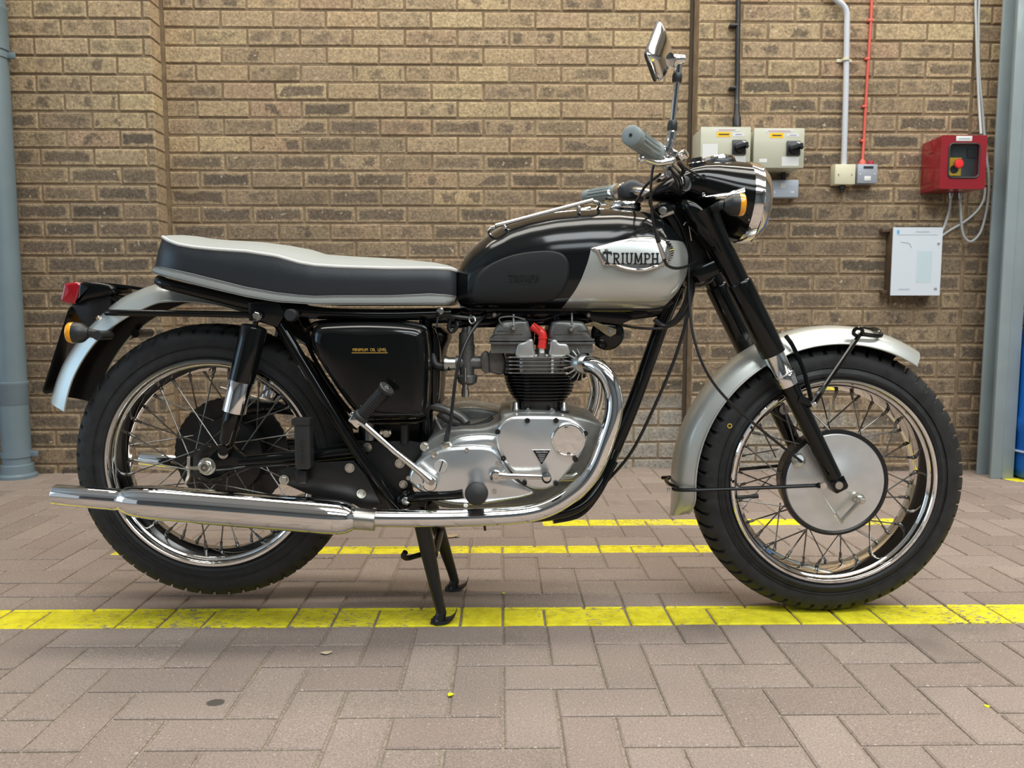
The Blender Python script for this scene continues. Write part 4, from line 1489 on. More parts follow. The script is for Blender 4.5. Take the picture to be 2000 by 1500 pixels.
# ---------------- engine
engine = empty('engine', (0, 0, 0), bike)
def bolts(lst, name, mat, parent, kind='hex', h=.006):
    for px, py, Y, r_ in lst:
        b = MB()
        p = Q(px, py, Y)
        if kind == 'hex':
            hexbolt(b, p, NEAR, r_, h, r_ * 1.25)
        elif kind == 'cap':           # socket-head screw in a counterbore
            b.revolve([(0, r_), (-h, r_), (-h, r_ * .55), (-h * .35, r_ * .5), (-h * .35, r_ * .1), (0, r_ * .1)], p, YAX, 18)
        elif kind == 'dome':
            b.lathe([(0, r_), (h * .6, r_), (h, r_ * .6), (h, 0)], p, NEAR, 18)
        b.build(name, mat, parent)
def scaled_pillow(mb, poly, y_back, y_front, amt, steps=7, bulge=.001):
    """pillow whose rounding shrinks towards the centroid (safe for big radii)."""
    n = len(poly)
    cx_ = sum(p[0] for p in poly) / n; cz_ = sum(p[-1] for p in poly) / n
    rr = [math.hypot(p[0] - cx_, p[-1] - cz_) for p in poly]
    dr = 1 if y_front > y_back else -1
    rings = [[Vector((p[0], y_back, p[-1])) for p in poly]]
    for k in range(steps + 1):
        a = PI / 2 * k / steps
        ins = amt * (1 - math.cos(a)); dy = min(amt, abs(y_front - y_back)) * (1 - math.sin(a))
        rings.append([Vector((cx_ + (p[0] - cx_) * (1 - ins / r_), y_front - dr * dy, cz_ + (p[-1] - cz_) * (1 - ins / r_))) for p, r_ in zip(poly, rr)])
    last = rings[-1]
    for s_ in (.92, .82, .7, .55, .4, .25, .12):
        rings.append([Vector((cx_ + (p.x - cx_) * s_, p.y + dr * bulge * (1 - s_ * s_), cz_ + (p.z - cz_) * s_)) for p in last])
    mb.loft(rings)
def pxpoly(pts, Y, n=4, smooth=True):
    v = [(Q(a, c, Y).x, 0, Q(a, c, Y).z) for a, c in pts]
    return crom(v, n, True) if smooth else [Vector(p) for p in v]
def hslab(mb, xc, hx, hy, z, th, r=.02, yc=0.0, n=5):
    """horizontal rounded plate."""
    ring = rrect(xc, yc, 2 * hx, 2 * hy, min(r, hx * .95, hy * .95), n)
    rs = [(1.0 - .0015 / hx, -th / 2), (1.0, -th / 4), (1.0, th / 4), (1.0 - .0015 / hx, th / 2)]
    rings = []
    for s_, dz in rs:
        rings.append([Vector((xc + (p.x - xc) * s_, yc + (p.z - yc) * s_, z + dz)) for p in ring])
    mb.loft(rings)

# crankcase
b = MB()
CC = [(985, 806), (1060, 802), (1125, 812), (1172, 826), (1180, 845), (1165, 868), (1158, 905), (1145, 940), (1115, 968), (1060, 986), (1000, 988), (900, 992), (852, 985), (826, 950), (820, 900), (838, 858), (880, 838), (940, 834), (975, 822)]
scaled_pillow(b, pxpoly(CC, -.10, 3), .115, -.112, .010, 4)
b.build('crankcase', MT['alu_cast'], engine, ang=50)
b = MB()
PC_ = [(842, 860), (850, 815), (885, 796), (930, 793), (985, 806), (1010, 830), (1000, 880), (900, 900)]
scaled_pillow(b, pxpoly(PC_, .06, 3), .17, .04, .012, 4)
b.build('primary_cover', MT['alu_cast'], engine, ang=50)
b = MB()
GT = [(852, 884), (866, 868), (890, 854), (925, 848), (970, 850), (985, 875), (1000, 930), (960, 950), (870, 930)]
scaled_pillow(b, pxpoly(GT, -.125, 4), -.06, -.132, .018, 6)
b.build('gearbox_inner_cover', AL, engine, ang=50)
b = MB()
GB = [(798, 938), (800, 922), (813, 903), (836, 886), (860, 877), (888, 872), (925, 870), (958, 873), (975, 884), (990, 908), (1008, 936), (1043, 961), (1027, 971), (988, 979), (955, 985), (912, 989), (876, 986), (848, 978), (820, 961), (803, 946)]
scaled_pillow(b, pxpoly(GB, -.145, 4), -.10, -.148, .012, 6, .005)
b.build('gearbox_cover', AL, engine, ang=50)
b = MB()
TC = [(968, 855), (971, 838), (981, 824), (999, 814), (1018, 812), (1055, 812), (1094, 813), (1117, 818), (1134, 829), (1145, 844), (1146, 862), (1137, 883), (1125, 902), (1111, 920), (1093, 941), (1078, 952), (1058, 957), (1038, 954), (1021, 945), (1002, 925), (983, 899), (973, 876)]
scaled_pillow(b, pxpoly(TC, -.155, 4), -.10, -.158, .009, 6, .005)
b.build('timing_cover', AL, engine, ang=50)
# points cover
b = MB()
pc = Q(1110, 859, -.162)
b.lathe([(-.004, .0365), (.001, .0365), (.004, .0355), (.0055, .034), (.0058, .0315), (.0048, .031), (.0052, 0)], pc, NEAR, 48)
b.build('points_cover', CH, engine, ang=30)
bolts([(1106, 836, -.167, .0042), (1111, 887, -.167, .0042), (1092, 883, -.167, .0030)], 'cover_screw', MT['chrome_worn'], engine, 'dome', .0015)
bolts([(1030, 821, -.160, .0056), (1086, 821, -.160, .0056), (972, 843, -.156, .0056), (1143, 846, -.158, .0056), (983, 895, -.157, .0056), (1124, 897, -.160, .0056), (1024, 943, -.159, .0056), (1086, 944, -.159, .0056)], 'cover_screw', MT['black_iron'], engine, 'cap', .0035)
bolts([(849, 888, -.146, .0075), (912, 878, -.146, .0046), (798, 933, -.140, .0046), (973, 906, -.150, .0048), (966, 960, -.150, .0050), (910, 986, -.144, .0046)], 'cover_screw', MT['zinc'], engine, 'cap', .0045)
bolts([(830, 872, -.110, .0085)], 'mount_bolt', MT['zinc'], engine)
b = MB()
p = Q(861, 910, -.152)
b.revolve([(0, .0138), (-.0030, .0138), (-.0038, .0130), (-.0038, 0.0002), (0, .0002)], p, YAX, 32)
b.build('slotted_plug', MT['alu_brushed'], engine)
b = MB()
b.box(p + Vector((.001, -.0040, 0)), (.0022, .0008, .024), Matrix.Rotation(math.radians(18), 3, 'Y'))
b.build('plug_slot', MT['black_print'], engine)
# patent plate
b = MB()
tri = [Q(a, c, -.163) for a, c in ((1038, 878), (1077, 878), (1058, 911))]
def rtri(tr, r=.0022):
    out = []
    for i in range(3):
        a_, c_, d_ = tr[i - 1], tr[i], tr[(i + 1) % 3]
        for w_ in (.12, .04, -.04, -.12):
            q = c_ + (a_ - c_) * (.09 if w_ > .1 else .03 if w_ > 0 else 0) + (d_ - c_) * (.09 if w_ < -.1 else .03 if w_ < 0 else 0)
            out.append(q)
    return out
b.pillow([(q.x, q.z) for q in rtri(tri)], -.158, -.1642, .0006, 1)
b.build('patent_plate', MT['alu_brushed'], engine)
cen = (tri[0] + tri[1] + tri[2]) / 3
b = MB()
b.pillow([((q.x - cen.x) * .86 + cen.x, (q.z - cen.z) * .86 + cen.z) for q in rtri(tri)], -.163, -.1648, .0003, 1)
b.build('plate_field', MT['black_print'], engine)
p = Q(1058, 883.5, -.165)
text_obj('TRIUMPH', .0052, (p.x, -.1651, p.z), (PI / 2, 0, 0), MT['white_print'], 'plate_lettering', engine, .0001, sx=1.15)
b = MB()
for k in range(5):
    pz = Q(1058, 888.5 + 3.2 * k, -.165)
    b.box((pz.x, -.165, pz.z), (.016 - .0026 * k, .0003, .0009))
o = b.build('plate_text_lines', MT['white_print'], engine); o['kind'] = 'stuff'
# cylinder block
xa, xb = Q(985, 740, -.06).x, Q(1123, 740, -.06).x
b = MB()
zc0 = Q(1050, 812, -.09).z; zc1 = Q(1050, 731, -.09).z
xm = (xa + xb) / 2
hslab(b, xm, .050, .088, (zc0 + zc1) / 2, zc1 - zc0, .04)
hslab(b, xm, .066, .100, Q(1050, 808, -.1).z, .010, .03)
FN = [(735, 984, 1122), (741, 985, 1123), (747, 986, 1123), (753.5, 988, 1122), (760, 990, 1121), (766.5, 993, 1119), (773, 996, 1115), (779.5, 1001, 1110), (785.5, 1006, 1105)]
for py, x0_, x1_ in FN:
    z = Q(1050, py, -.10).z; a_ = Q(x0_, py, -.06).x; c_ = Q(x1_, py, -.06).x
    hslab(b, (a_ + c_) / 2, (c_ - a_) / 2, .112 - .0009 * (py - 735) * .35, z, .0036, .045, n=7)
b.build('cylinder_barrel', MT['barrel'] if 'barrel' in MT else simple('barrel_black', (.008, .008, .008), .22, coat=.4), engine, ang=30)
bolts([(1032, 806, -.100, .006), (1078, 806, -.100, .006)], 'base_nut', MT['chrome_worn'], engine, 'hex', .008)
for px in (1032, 1078):
    b = MB()
    b.lathe([(0, .0072), (.008, .0072), (.010, .006), (.014, .005), (.016, .003)], Q(px, 811, -.098), (0, 0, 1), 6)
    b.build('base_nut', MT['chrome_worn'], engine)
for px in (1008, 1101):
    b = MB()
    b.lathe([(0, .009), (.012, .009), (.014, .0075), (.024, .0075), (.026, .006)], Q(px, 808, -.07), (0, 0, 1), 12)
    b.build('base_nut', MT['steel'], engine)
# cylinder head
b = MB()
hz0 = Q(1050, 731, -.1).z; hz1 = Q(1050, 693, -.1).z
hslab(b, xm, .052, .090, (hz0 + hz1) / 2, hz1 - hz0, .02)
for py in (698, 705.5, 713, 720.5, 728.5):
    z = Q(1050, py, -.112).z; a_ = Q(987, py, -.09).x; c_ = Q(1112, py, -.09).x
    hslab(b, (a_ + c_) / 2, (c_ - a_) / 2, .114, z, .0034, .022)
b.box((Q(1079, 712, -.112).x, -.100, (hz0 + hz1) / 2), (.005, .024, hz1 - hz0 - .004))
b.build('cylinder_head', MT['alu_fin'] if 'alu_fin' in MT else simple('alu_fin', (.42, .42, .41), .32, 1.0, var=(50, .2)), engine, ang=30)
for pts in (((1009, 697), (1008, 682), (1013, 671), (1026, 667), (1034, 662), (1041, 664), (1043, 680), (1043, 697)), ((1075, 696), (1074, 680), (1076, 665), (1086, 663), (1092, 670), (1105, 671), (1111, 678), (1111, 694))):
    b = MB()
    b.pillow(pxpoly(pts, -.105, 3), .10, -.106, .005, 3)
    b.build('rocker_tower', MT['alu_cast_light'] if 'alu_cast_light' in MT else AL, engine, ang=50)
# rocker boxes, fore and aft
RBX = [[(961, 667), (962, 656), (966, 643), (973, 633), (984, 627), (1005, 625), (1027, 626), (1033, 632), (1034, 668)], [(1077, 669), (1077, 634), (1084, 628), (1105, 626), (1132, 627), (1143, 632), (1150, 643), (1154, 656), (1155, 668)]]
for pts in RBX:
    b = MB()
    poly = pxpoly(pts, -.098, 3)
    scaled_pillow(b, poly, .098, -.100, .012, 5)
    xs = [p.x for p in poly]; z_ = Q(1000, 669, -.1).z
    for dz, ex in ((.006, .000), (-.001, .002)):
        b.box(((min(xs) + max(xs)) / 2, 0, z_ + dz), (max(xs) - min(xs) + ex, .205, .0045))
    b.box(((min(xs) + max(xs)) / 2 + (-.004 if pts[0][0] < 1000 else .004), 0, z_ - .012), (max(xs) - min(xs) - .014, .19, .022))
    cx_ = (min(xs) + max(xs)) / 2
    b.box((cx_ - .018 if pts[0][0] < 1000 else cx_ + .026, -.1005, Q(1000, 645.5, -.1).z), (.026, .004, .0016))
    b.box((cx_ - .006, -.1005, Q(1000, 652, -.1).z), (.062, .004, .0016))
    b.build('rocker_box', MT['alu_dark'], engine, ang=40)
bolts([(1003, 641, -.100, .0062), (1115, 643, -.100, .0062)], 'rocker_nut', MT['zinc'], engine, 'dome', .012)
for px, py in ((1003, 620), (1117, 617)):
    b = MB(); b.tube([Q(px, py - 6, -.095), Q(px, py + 16, -.100)], .0022, 8); b.build('oil_feed', MT['steel'], engine)
# spark plugs and caps
for Y, mt in ((-.095, MT['red_cap']), (.075, MT['plastic_black'])):
    c0, c1, c2 = Q(1040, 638, -.085), Q(1060, 651, -.095), Q(1058, 680, -.095)
    c0, c1, c2 = [Vector((p.x, Y + (p.y + .095), p.z)) for p in (c0, c1, c2)]
    b = MB()
    b.tube(crom([c0, c0.lerp(c1, .8), c1 + Vector((0, 0, -.008)), c2], 5), [.0095] * 8 + [.0092] * 7 + [.0098], 14)
    for k in (-1, 0, 1):
        b.tube([c0 + Vector((.002, k * .004 - .004, .0075)), c1 + Vector((-.006, k * .004 - .004, .0085))], .0014, 5)
    b.tube([c1 + Vector((-.0095, 0, -.009)), c1 + Vector((.0095, 0, -.009))], .0001, 4) if False else None
    b.lathe([(-.0015, .0108), (.0015, .0108)], c1 + Vector((0, 0, -.010)), (0, 0, 1), 18)
    b.build('plug_cap', mt, engine)
    b = MB()
    b.lathe([(0, .0058), (.010, .0058)], c2 + Vector((0, 0, -.010)), (0, 0, 1), 14)
    b.build('plug_insulator', MT['ceramic'], engine)
    b = MB()
    b.lathe([(0, .0095), (.007, .0095), (.008, .008)], c2 + Vector((0, 0, -.018)), (0, 0, 1), 6)
    b.build('plug_hex', MT['steel'], engine)
# front mounting lug
plate([(1140, 822), (1165, 826), (1180, 834), (1182, 848), (1168, 866), (1150, 872)], .04, -.060, 'mounting_lug', MT['alu_cast'], .004, engine)
bolts([(1170, 838, -.068, .0085)], 'mount_bolt', MT['zinc'], engine, 'dome', .014)
b = MB(); b.lathe([(0, .013), (.004, .013)], Q(1169, 838, -.064), NEAR, 20); b.build('mount_washer', MT['black_iron'], engine)
# oil pressure switch and sump plug
b = MB()
b.tube([Q(1088, 934, -.12), Q(1120, 931, -.13), Q(1128, 925, -.13)], [.008, .0095, .006], 10)
b.build('pressure_switch', MT['zinc'], engine)
b = MB(); hexbolt(b, Q(1052, 986, -.07), (0, 0, -1), .014, .014); b.build('sump_plug', MT['steel'], engine)
# hoses over the gearbox
b = MB(); b.tube(crom([Q(842, 793, -.02), Q(870, 800, -.03), Q(900, 815, -.04), Q(912, 828, -.05)], 5), .010, 12); b.build('breather_hose', MT['alu_dark'], engine)
b = MB(); b.tube(crom([Q(858, 812, -.05), Q(880, 826, -.06), Q(915, 832, -.06), Q(945, 825, -.05), Q(962, 815, -.04)], 5), .0042, 8); b.build('wiring_loom', MT['cable'], engine)
b = MB(); b.tube(crom([Q(850, 815, -.04), Q(862, 840, -.05), Q(876, 862, -.06)], 5), .0035, 8); b.build('wiring_loom', MT['alu_cast'], engine)

# kick-starter
kick = empty('kick_starter', (0, 0, 0), bike)
k0, k1 = Q(840, 938, -.178), Q(700, 820, -.185)
b = MB()
kk = [k0, k0.lerp(k1, .12), k0.lerp(k1, .5) + Vector((0, -.006, 0)), k0.lerp(k1, .9), k1]
b.tube(kk, [.0105, .0075, .0062, .0068, .008], 14)
p = Q(842, 940, -.152)
b.lathe([(0, .012), (.012, .012), (.014, .0155), (.028, .0155), (.031, .013), (.031, 0)], p, NEAR, 28)
b.build('kick_crank', CH, kick)
b = MB(); hexbolt(b, Q(822, 949, -.176), (-.75, 0, -.5), .0062, .006); b.build('cotter_bolt', MT['zinc'], kick)
b = MB(); b.lathe([(0, .0085), (.0018, .0085), (.0025, .003), (.0018, .0)], Q(842, 940, -.1835), NEAR, 18); b.build('crank_bolt', MT['steel'], kick)
b = MB()
R_ = Matrix.Rotation(math.radians(40), 3, 'Y')
b.box(Q(694, 820, -.185), (.022, .016, .020), R_)
b.box(Q(690, 810, -.185), (.014, .012, .010), R_)
b.box(Q(697, 829, -.185), (.014, .012, .012), R_)
b.build('kick_knuckle', CH, kick, bevel=.003)
q0, q1 = Q(703, 816, -.195), Q(757, 757, -.215)
d_ = (q1 - q0); Lk = d_.length; d_.normalize()
b = MB()
prof = [(0, .0165), (.004, .0178), (.008, .0165), (.010, .0128)]
for k in range(12):
    prof += [(.0105 + k * (Lk - .022) / 12, .0130), (.0105 + (k + .55) * (Lk - .022) / 12, .0136), (.0105 + (k + .6) * (Lk - .022) / 12, .0122)]
prof += [(Lk - .010, .0132), (Lk - .006, .017), (Lk - .002, .0175), (Lk, .0155)]
b.lathe(prof, q0, d_, 28)
b.build('kick_rubber', RB, kick, ang=30)
b = MB(); b.lathe([(0, .006), (.003, .0055), (.004, 0)], q1, d_, 14); b.build('pedal_cap', MT['chrome_worn'], kick)
# gear lever
gear = empty('gear_lever', (0, 0, 0), bike)
g0_, g1_ = Q(968, 928, -.175), Q(1066, 932, -.190)
b = MB()
b.lathe([(-.012, .0115), (0, .0125), (.008, .0125), (.010, .010), (.010, .006), (.008, .006), (.008, 0)], Q(968, 928, -.165), NEAR, 28)
b.box(Q(981, 929, -.170), (.016, .012, .018))
b.tube([Q(975, 928, -.172), Q(990, 930, -.175), g1_], [.0075, .0062, .0052], 12)
b.build('lever_arm', MT['chrome_worn'], gear)
b = MB(); b.lathe([(-.012, .0095), (.010, .0100), (.018, .0095), (.019, .008)], Q(1067, 932, -.19), NEAR, 20); b.build('lever_peg', RB, gear)
b = MB(); b.lathe([(0, .0078), (.002, .0074), (.003, .004), (.003, 0)], Q(1068, 933, -.211), NEAR, 20); b.build('peg_cap', CH, gear)
# rider footrest
foot = empty('footrest', (0, 0, 0), bike)
f0 = Q(791, 976, -.135); f1 = Q(905, 964, -.150)
b = MB()
b.tube(crom([f0, f0.lerp(f1, .3) + Vector((0, -.006, .004)), f0.lerp(f1, .8), f1], 5), [.0125] * 5 + [.0105] * 11, 14)
b.lathe([(-.02, .0165), (.012, .0165), (.014, .014)], Q(792, 977, -.13), NEAR, 24)
b.build('footrest_arm', EN, foot)
b = MB(); b.lathe([(0, .0095), (.004, .0095), (.005, .008), (.005, 0)], Q(793, 978, -.145), NEAR, 6); b.build('footrest_bolt', MT['steel'], foot)
b = MB()
fo = Q(928, 962, -.15); fo2 = Q(931, 964, -.262)
fd_ = fo2 - fo; Lf = fd_.length
prof = [(0, .0165), (.003, .0185)]
for k in range(9):
    prof += [(.006 + k * .0095, .0172), (.0125 + k * .0095, .0182), (.0135 + k * .0095, .0170)]
prof += [(Lf - .020, .0185), (Lf - .015, .0225), (Lf - .008, .0232), (Lf - .003, .0205), (Lf, .013), (Lf + .0015, 0)]
b.lathe(prof, fo, fd_, 32)
b.build('footrest_rubber', RB, foot, ang=35)
# pillion footrest, folded up
pil = empty('pillion_footrest', (0, 0, 0), bike)
b = MB()
pl_ = rrect(Q(590, 868, -.17).x, Q(590, 868, -.17).z, Q(605, 868, -.17).x - Q(574, 868, -.17).x, Q(590, 822, -.17).z - Q(590, 922, -.17).z, .007)
b.pillow(pl_, -.140, -.172, .006, 4)
b.box((Q(590, 820, -.16).x, -.156, Q(590, 824, -.17).z), (.037, .036, .012))
b.build('pillion_rubber', RB, pil, bevel=0)
b = MB(); b.box(Q(590, 930, -.150), (.024, .022, .030)); b.build('pillion_hinge', MT['black_iron'], pil, bevel=.004)
p = Q(591, 882, -.173)
text_obj('TRIUMPH', .0125, (p.x, -.1722, p.z), (PI / 2, math.radians(-90), 0), RB, 'pillion_lettering', pil, .0006, sx=1.0)

# ---------------- exhaust
for s, nm in ((1, 'near'), (-1, 'far')):
    ex = empty('exhaust_system', (0, 0, 0), bike)
    V = [Q(*p) for p in ((1122, 713, -.072), (1140, 711, -.095), (1165, 716, -.120), (1187, 738, -.135), (1199, 776, -.142), (1197, 815, -.146), (1184, 858, -.150), (1166, 905, -.152), (1146, 937, -.154), (1116, 965, -.158), (1072, 991, -.162), (1016, 1005, -.165), (904, 1011, -.170), (792, 1012, -.176), (690, 1011, -.184))]
    W = [Vector((p.x, p.y * s, p.z)) for p in V]
    b = MB(); b.tube(crom(W, 8), .0188, 28)
    b.build('header_pipe', MT['chrome_pipe'] if 'chrome_pipe' in MT else CH, ex, ang=60)
    # finned clamp at the head
    cc = Q(1127, 710, -.086); cc = Vector((cc.x, cc.y * s, cc.z))
    axd = Vector((.58, -.81 * s, 0.02)).normalized()
    b = MB()
    b.lathe([(-.016, .0215), (.020, .0220), (.024, .0202)], cc, axd, 28)
    b.build('clamp_ring', MT['steel'], ex)
    b = MB()
    u_ = Vector((0, 0, 1)); w_ = axd.cross(u_).normalized(); u_ = w_.cross(axd)
    for k in range(16):
        a_ = 2 * PI * (k + .5) / 16
        rd = u_ * math.cos(a_) + w_ * math.sin(a_); tn = axd.cross(rd)
        q_ = []
        for (t_, r_) in ((-.004, .0205), (-.012, .031), (-.009, .0375), (.000, .0390), (.008, .035), (.013, .0215)):
            q_.append((t_, r_))
        A_ = [cc + axd * t_ + rd * r_ + tn * .0013 for t_, r_ in q_]
        B_ = [cc + axd * t_ + rd * r_ - tn * .0013 for t_, r_ in q_]
        b.loft([A_, B_])
    b.build('finned_clamp', MT['alu_fin'], ex, ang=30)
    # silencer
    m0 = Q(108, 966, -.188); m1 = Q(696, 1013, -.188)
    m0 = Vector((m0.x, m0.y * s, m0.z)); m1 = Vector((m1.x, m1.y * s, m1.z))
    dm = m1 - m0; Lm = dm.length; dm.normalize()
    def T(px, Y=-.188):
        q_ = Q(px, 966 + 47 * (px - 108) / 588, Y); q_ = Vector((q_.x, q_.y * s, q_.z)); return (q_ - m0).dot(dm)
    b = MB()
    b.lathe([(.012, .0195), (0.001, .0203), (0, .0210), (.001, .0216), (T(180), .0218), (T(215), .0222), (T(228), .0228), (T(236), .0218), (T(240), .0235), (T(246), .0275), (T(262), .0320), (T(290), .0348), (T(330), .0360), (T(450), .0364), (T(640), .0364), (T(664), .0352), (T(680), .0315), (T(689), .0262), (T(693), .0220), (T(700), .0208)], m0, dm, 48, cap0=False)
    b.build('silencer', MT['chrome_pipe'] if 'chrome_pipe' in MT else CH, ex, ang=60)
    b = MB(); b.lathe([(.10, .0185), (.002, .0196)], m0, dm, 28, cap0=True, cap1=False); b.build('silencer_bore', MT['black_satin'], ex)
    b = MB()
    b.lathe([(T(693), .0215), (T(694), .0225), (T(733), .0220), (T(734), .0205)], m0 + dm * 0, dm, 32)
    b.build('pipe_clamp', MT['steel'] if False else MT['zinc'], ex)
    b = MB()
    pcl = Q(727, 1026, -.188); pcl = Vector((pcl.x, pcl.y * s, pcl.z))
    b.lathe([(0, .006), (.010, .006)], pcl, (0, 0, -1), 6)
    b.build('clamp_bolt', MT['steel'], ex)

# ---------------- carburettor
carb = empty('carburettor', (0, 0, 0), bike)
AD = MT['alu_dark']
b = MB()
b.lathe([(0, .016), (Q(0, 672, -.03).z - Q(0, 735, -.03).z, .018)], Vector((Q(912, 735, -.03).x, -.03, Q(912, 735, -.03).z)), (0, 0, 1), 24)
b.lathe([(0, .0135), (.002, .0165), (.026, .0165), (.030, .012), (.040, .008)], Vector((Q(911, 674, -.03).x, -.03, Q(911, 674, -.03).z)), (0, 0, 1), 24)
b.lathe([(0, .012), (.006, .021), (.020, .0235), (.024, .020)], Vector((Q(913, 752, -.03).x, -.03, Q(913, 752, -.03).z)), (0, 0, 1), 28)
x0_, x1_ = Q(890, 710, -.03).x, Q(955, 706, -.03).x
b.lathe([(0, .016), (.02, .0155), (x1_ - x0_ - .02, .0145), (x1_ - x0_, .016)], Vector((x0_, -.03, Q(900, 708, -.03).z)), (1, 0, 0), 24)
b.build('mixing_body', AD, carb, ang=40)
b = MB(); b.lathe([(0, .0085), (.018, .0085), (.020, .0065), (.030, .0065)], Q(909, 775, -.04), (0, 0, 1), 8); b.build('drain_plug', MT['zinc_dark'] if 'zinc_dark' in MT else MT['steel'], carb)
b = MB(); b.lathe([(0, .0035), (.03, .003)], Q(909, 745, -.062), (0, 0, 1), 10); b.build('throttle_screw', MT['zinc'], carb)
b = MB(); b.lathe([(0, .0175), (.004, .0180), (.010, .0152), (.030, .0148)], Q(868, 710, -.03), (1, 0, 0), 26); b.build('bell_mouth', MT['steel'], carb)
b = MB(); b.pillow(pxpoly([(955, 690), (963, 684), (984, 685), (986, 728), (962, 727), (955, 720)], -.03, 2), .0, -.062, .006, 3); b.build('inlet_manifold', AD, carb)
b = MB(); b.pillow(pxpoly([(940, 692), (954, 688), (956, 726), (942, 722)], -.03, 2), -.005, -.058, .004, 2); b.build('manifold_flange', AD, carb)
b = MB(); b.tube(crom([Q(845, 690, -.02), Q(850, 712, -.03), Q(866, 716, -.03), Q(880, 715, -.035)], 5), .010, 12); b.build('air_hose', RB, carb)
b = MB(); b.tube(crom([Q(914, 650, -.03), Q(917, 640, -.03), Q(924, 628, -.03), Q(960, 612, -.03)], 5), .0045, 8); b.build('throttle_cable', MT['cable'], carb)
b = MB(); b.lathe([(0, .0055), (.020, .0050)], Q(916, 655, -.045), (.1, 0, 1), 10); b.build('cable_adjuster', MT['zinc'], carb)
# tacho / clutch drive cable in front of it
b = MB(); b.tube(crom([Q(950, 612, -.06), Q(935, 630, -.09), Q(917, 655, -.11), Q(900, 695, -.13), Q(890, 740, -.14), Q(884, 790, -.14), Q(879, 830, -.138), Q(873, 858, -.135)], 6), .0036, 10); b.build('clutch_cable', MT['cable'], carb)
b = MB(); b.lathe([(0, .0065), (.006, .0065), (.030, .0045), (.036, .0036)], Q(872, 862, -.135), (.18, 0, 1), 12); b.build('cable_boot', MT['plastic_black'], carb)
b = MB()
b.box(Q(871, 870, -.132), (.020, .018, .016), Matrix.Rotation(math.radians(-20), 3, 'Y'))
b.build('cable_ferrule', MT['zinc'], carb, bevel=.003)
b = MB(); b.tube(crom([Q(920, 615, -.07), Q(916, 624, -.08), Q(921, 632, -.085), Q(928, 627, -.085), Q(925, 618, -.08), Q(918, 622, -.08)], 5), .0016, 6); b.build('fuel_tap_clip', MT['steel'], carb)

# ---------------- horn and steady under the tank
horn = empty('horn', (0, 0, 0), bike)
b = MB()
hc = Q(1187, 652, -.03)
b.lathe([(0, .030), (.006, .036), (.018, .0375), (.022, .035), (.026, .030), (.030, .012), (.031, 0)], hc + Vector((0, .02, 0)), NEAR, 40)
b.build('horn_body', EN, horn)
plate([(1150, 630), (1162, 628), (1204, 643), (1203, 652), (1192, 658), (1184, 654)], -.044, -.048, 'horn_bracket', simple('horn_bracket', (.38, .31, .17), .45), .0008, horn)
bolts([(1192, 647, -.048, .0055)], 'horn_bolt', MT['zinc'], horn, 'hex', .005)
plate([(1130, 606), (1215, 606), (1240, 622), (1212, 634), (1160, 628)], -.020, -.046, 'horn_mount', EN, .002, horn)
for px in (1036, 1087):
    b = MB(); b.tube([Q(px, 606, -.03), Q(px, 680, -.03)], .0085, 12); b.build('head_steady', EN, frame)
b = MB(); b.pillow(pxpoly([(900, 606), (1120, 606), (1100, 618), (960, 622), (925, 616)], -.04, 2), .04, -.05, .004, 2); b.build('tank_bracket', EN, frame)
bolts([(966, 615, -.052, .007), (1149, 616, -.048, .006), (860, 607, -.10, .0078)], 'bracket_bolt', MT['steel'], frame, 'dome', .008)
b = MB(); b.tube(crom([Q(1010, 617, -.07), Q(1040, 625, -.08), Q(1070, 622, -.08), Q(1110, 608, -.06)], 5), .0024, 6); b.build('ignition_lead', MT['cable'], frame)
b = MB(); b.tube(crom([Q(985, 640, -.10), Q(975, 622, -.10), Q(1000, 618, -.10), Q(1026, 624, -.10)], 5), .0018, 6); b.build('oil_feed', MT['steel'], frame)
b = MB(); b.tube(crom([Q(880, 622, -.06), Q(876, 640, -.06), Q(884, 648, -.06), Q(893, 636, -.06), Q(890, 620, -.05)], 5), .0042, 8); b.build('fuel_pipe', MT['cable'], frame)
b = MB(); b.tube(crom([Q(845, 622, -.05), Q(880, 618, -.06), Q(930, 622, -.06), Q(960, 612, -.05)], 5), .005, 8); b.build('wiring_loom', MT['cable'], frame)
b = MB(); b.tube([Q(856, 618, -.1), Q(852, 640, -.1)], .0022, 6); b.build('frame_strap', MT['cable'], frame)

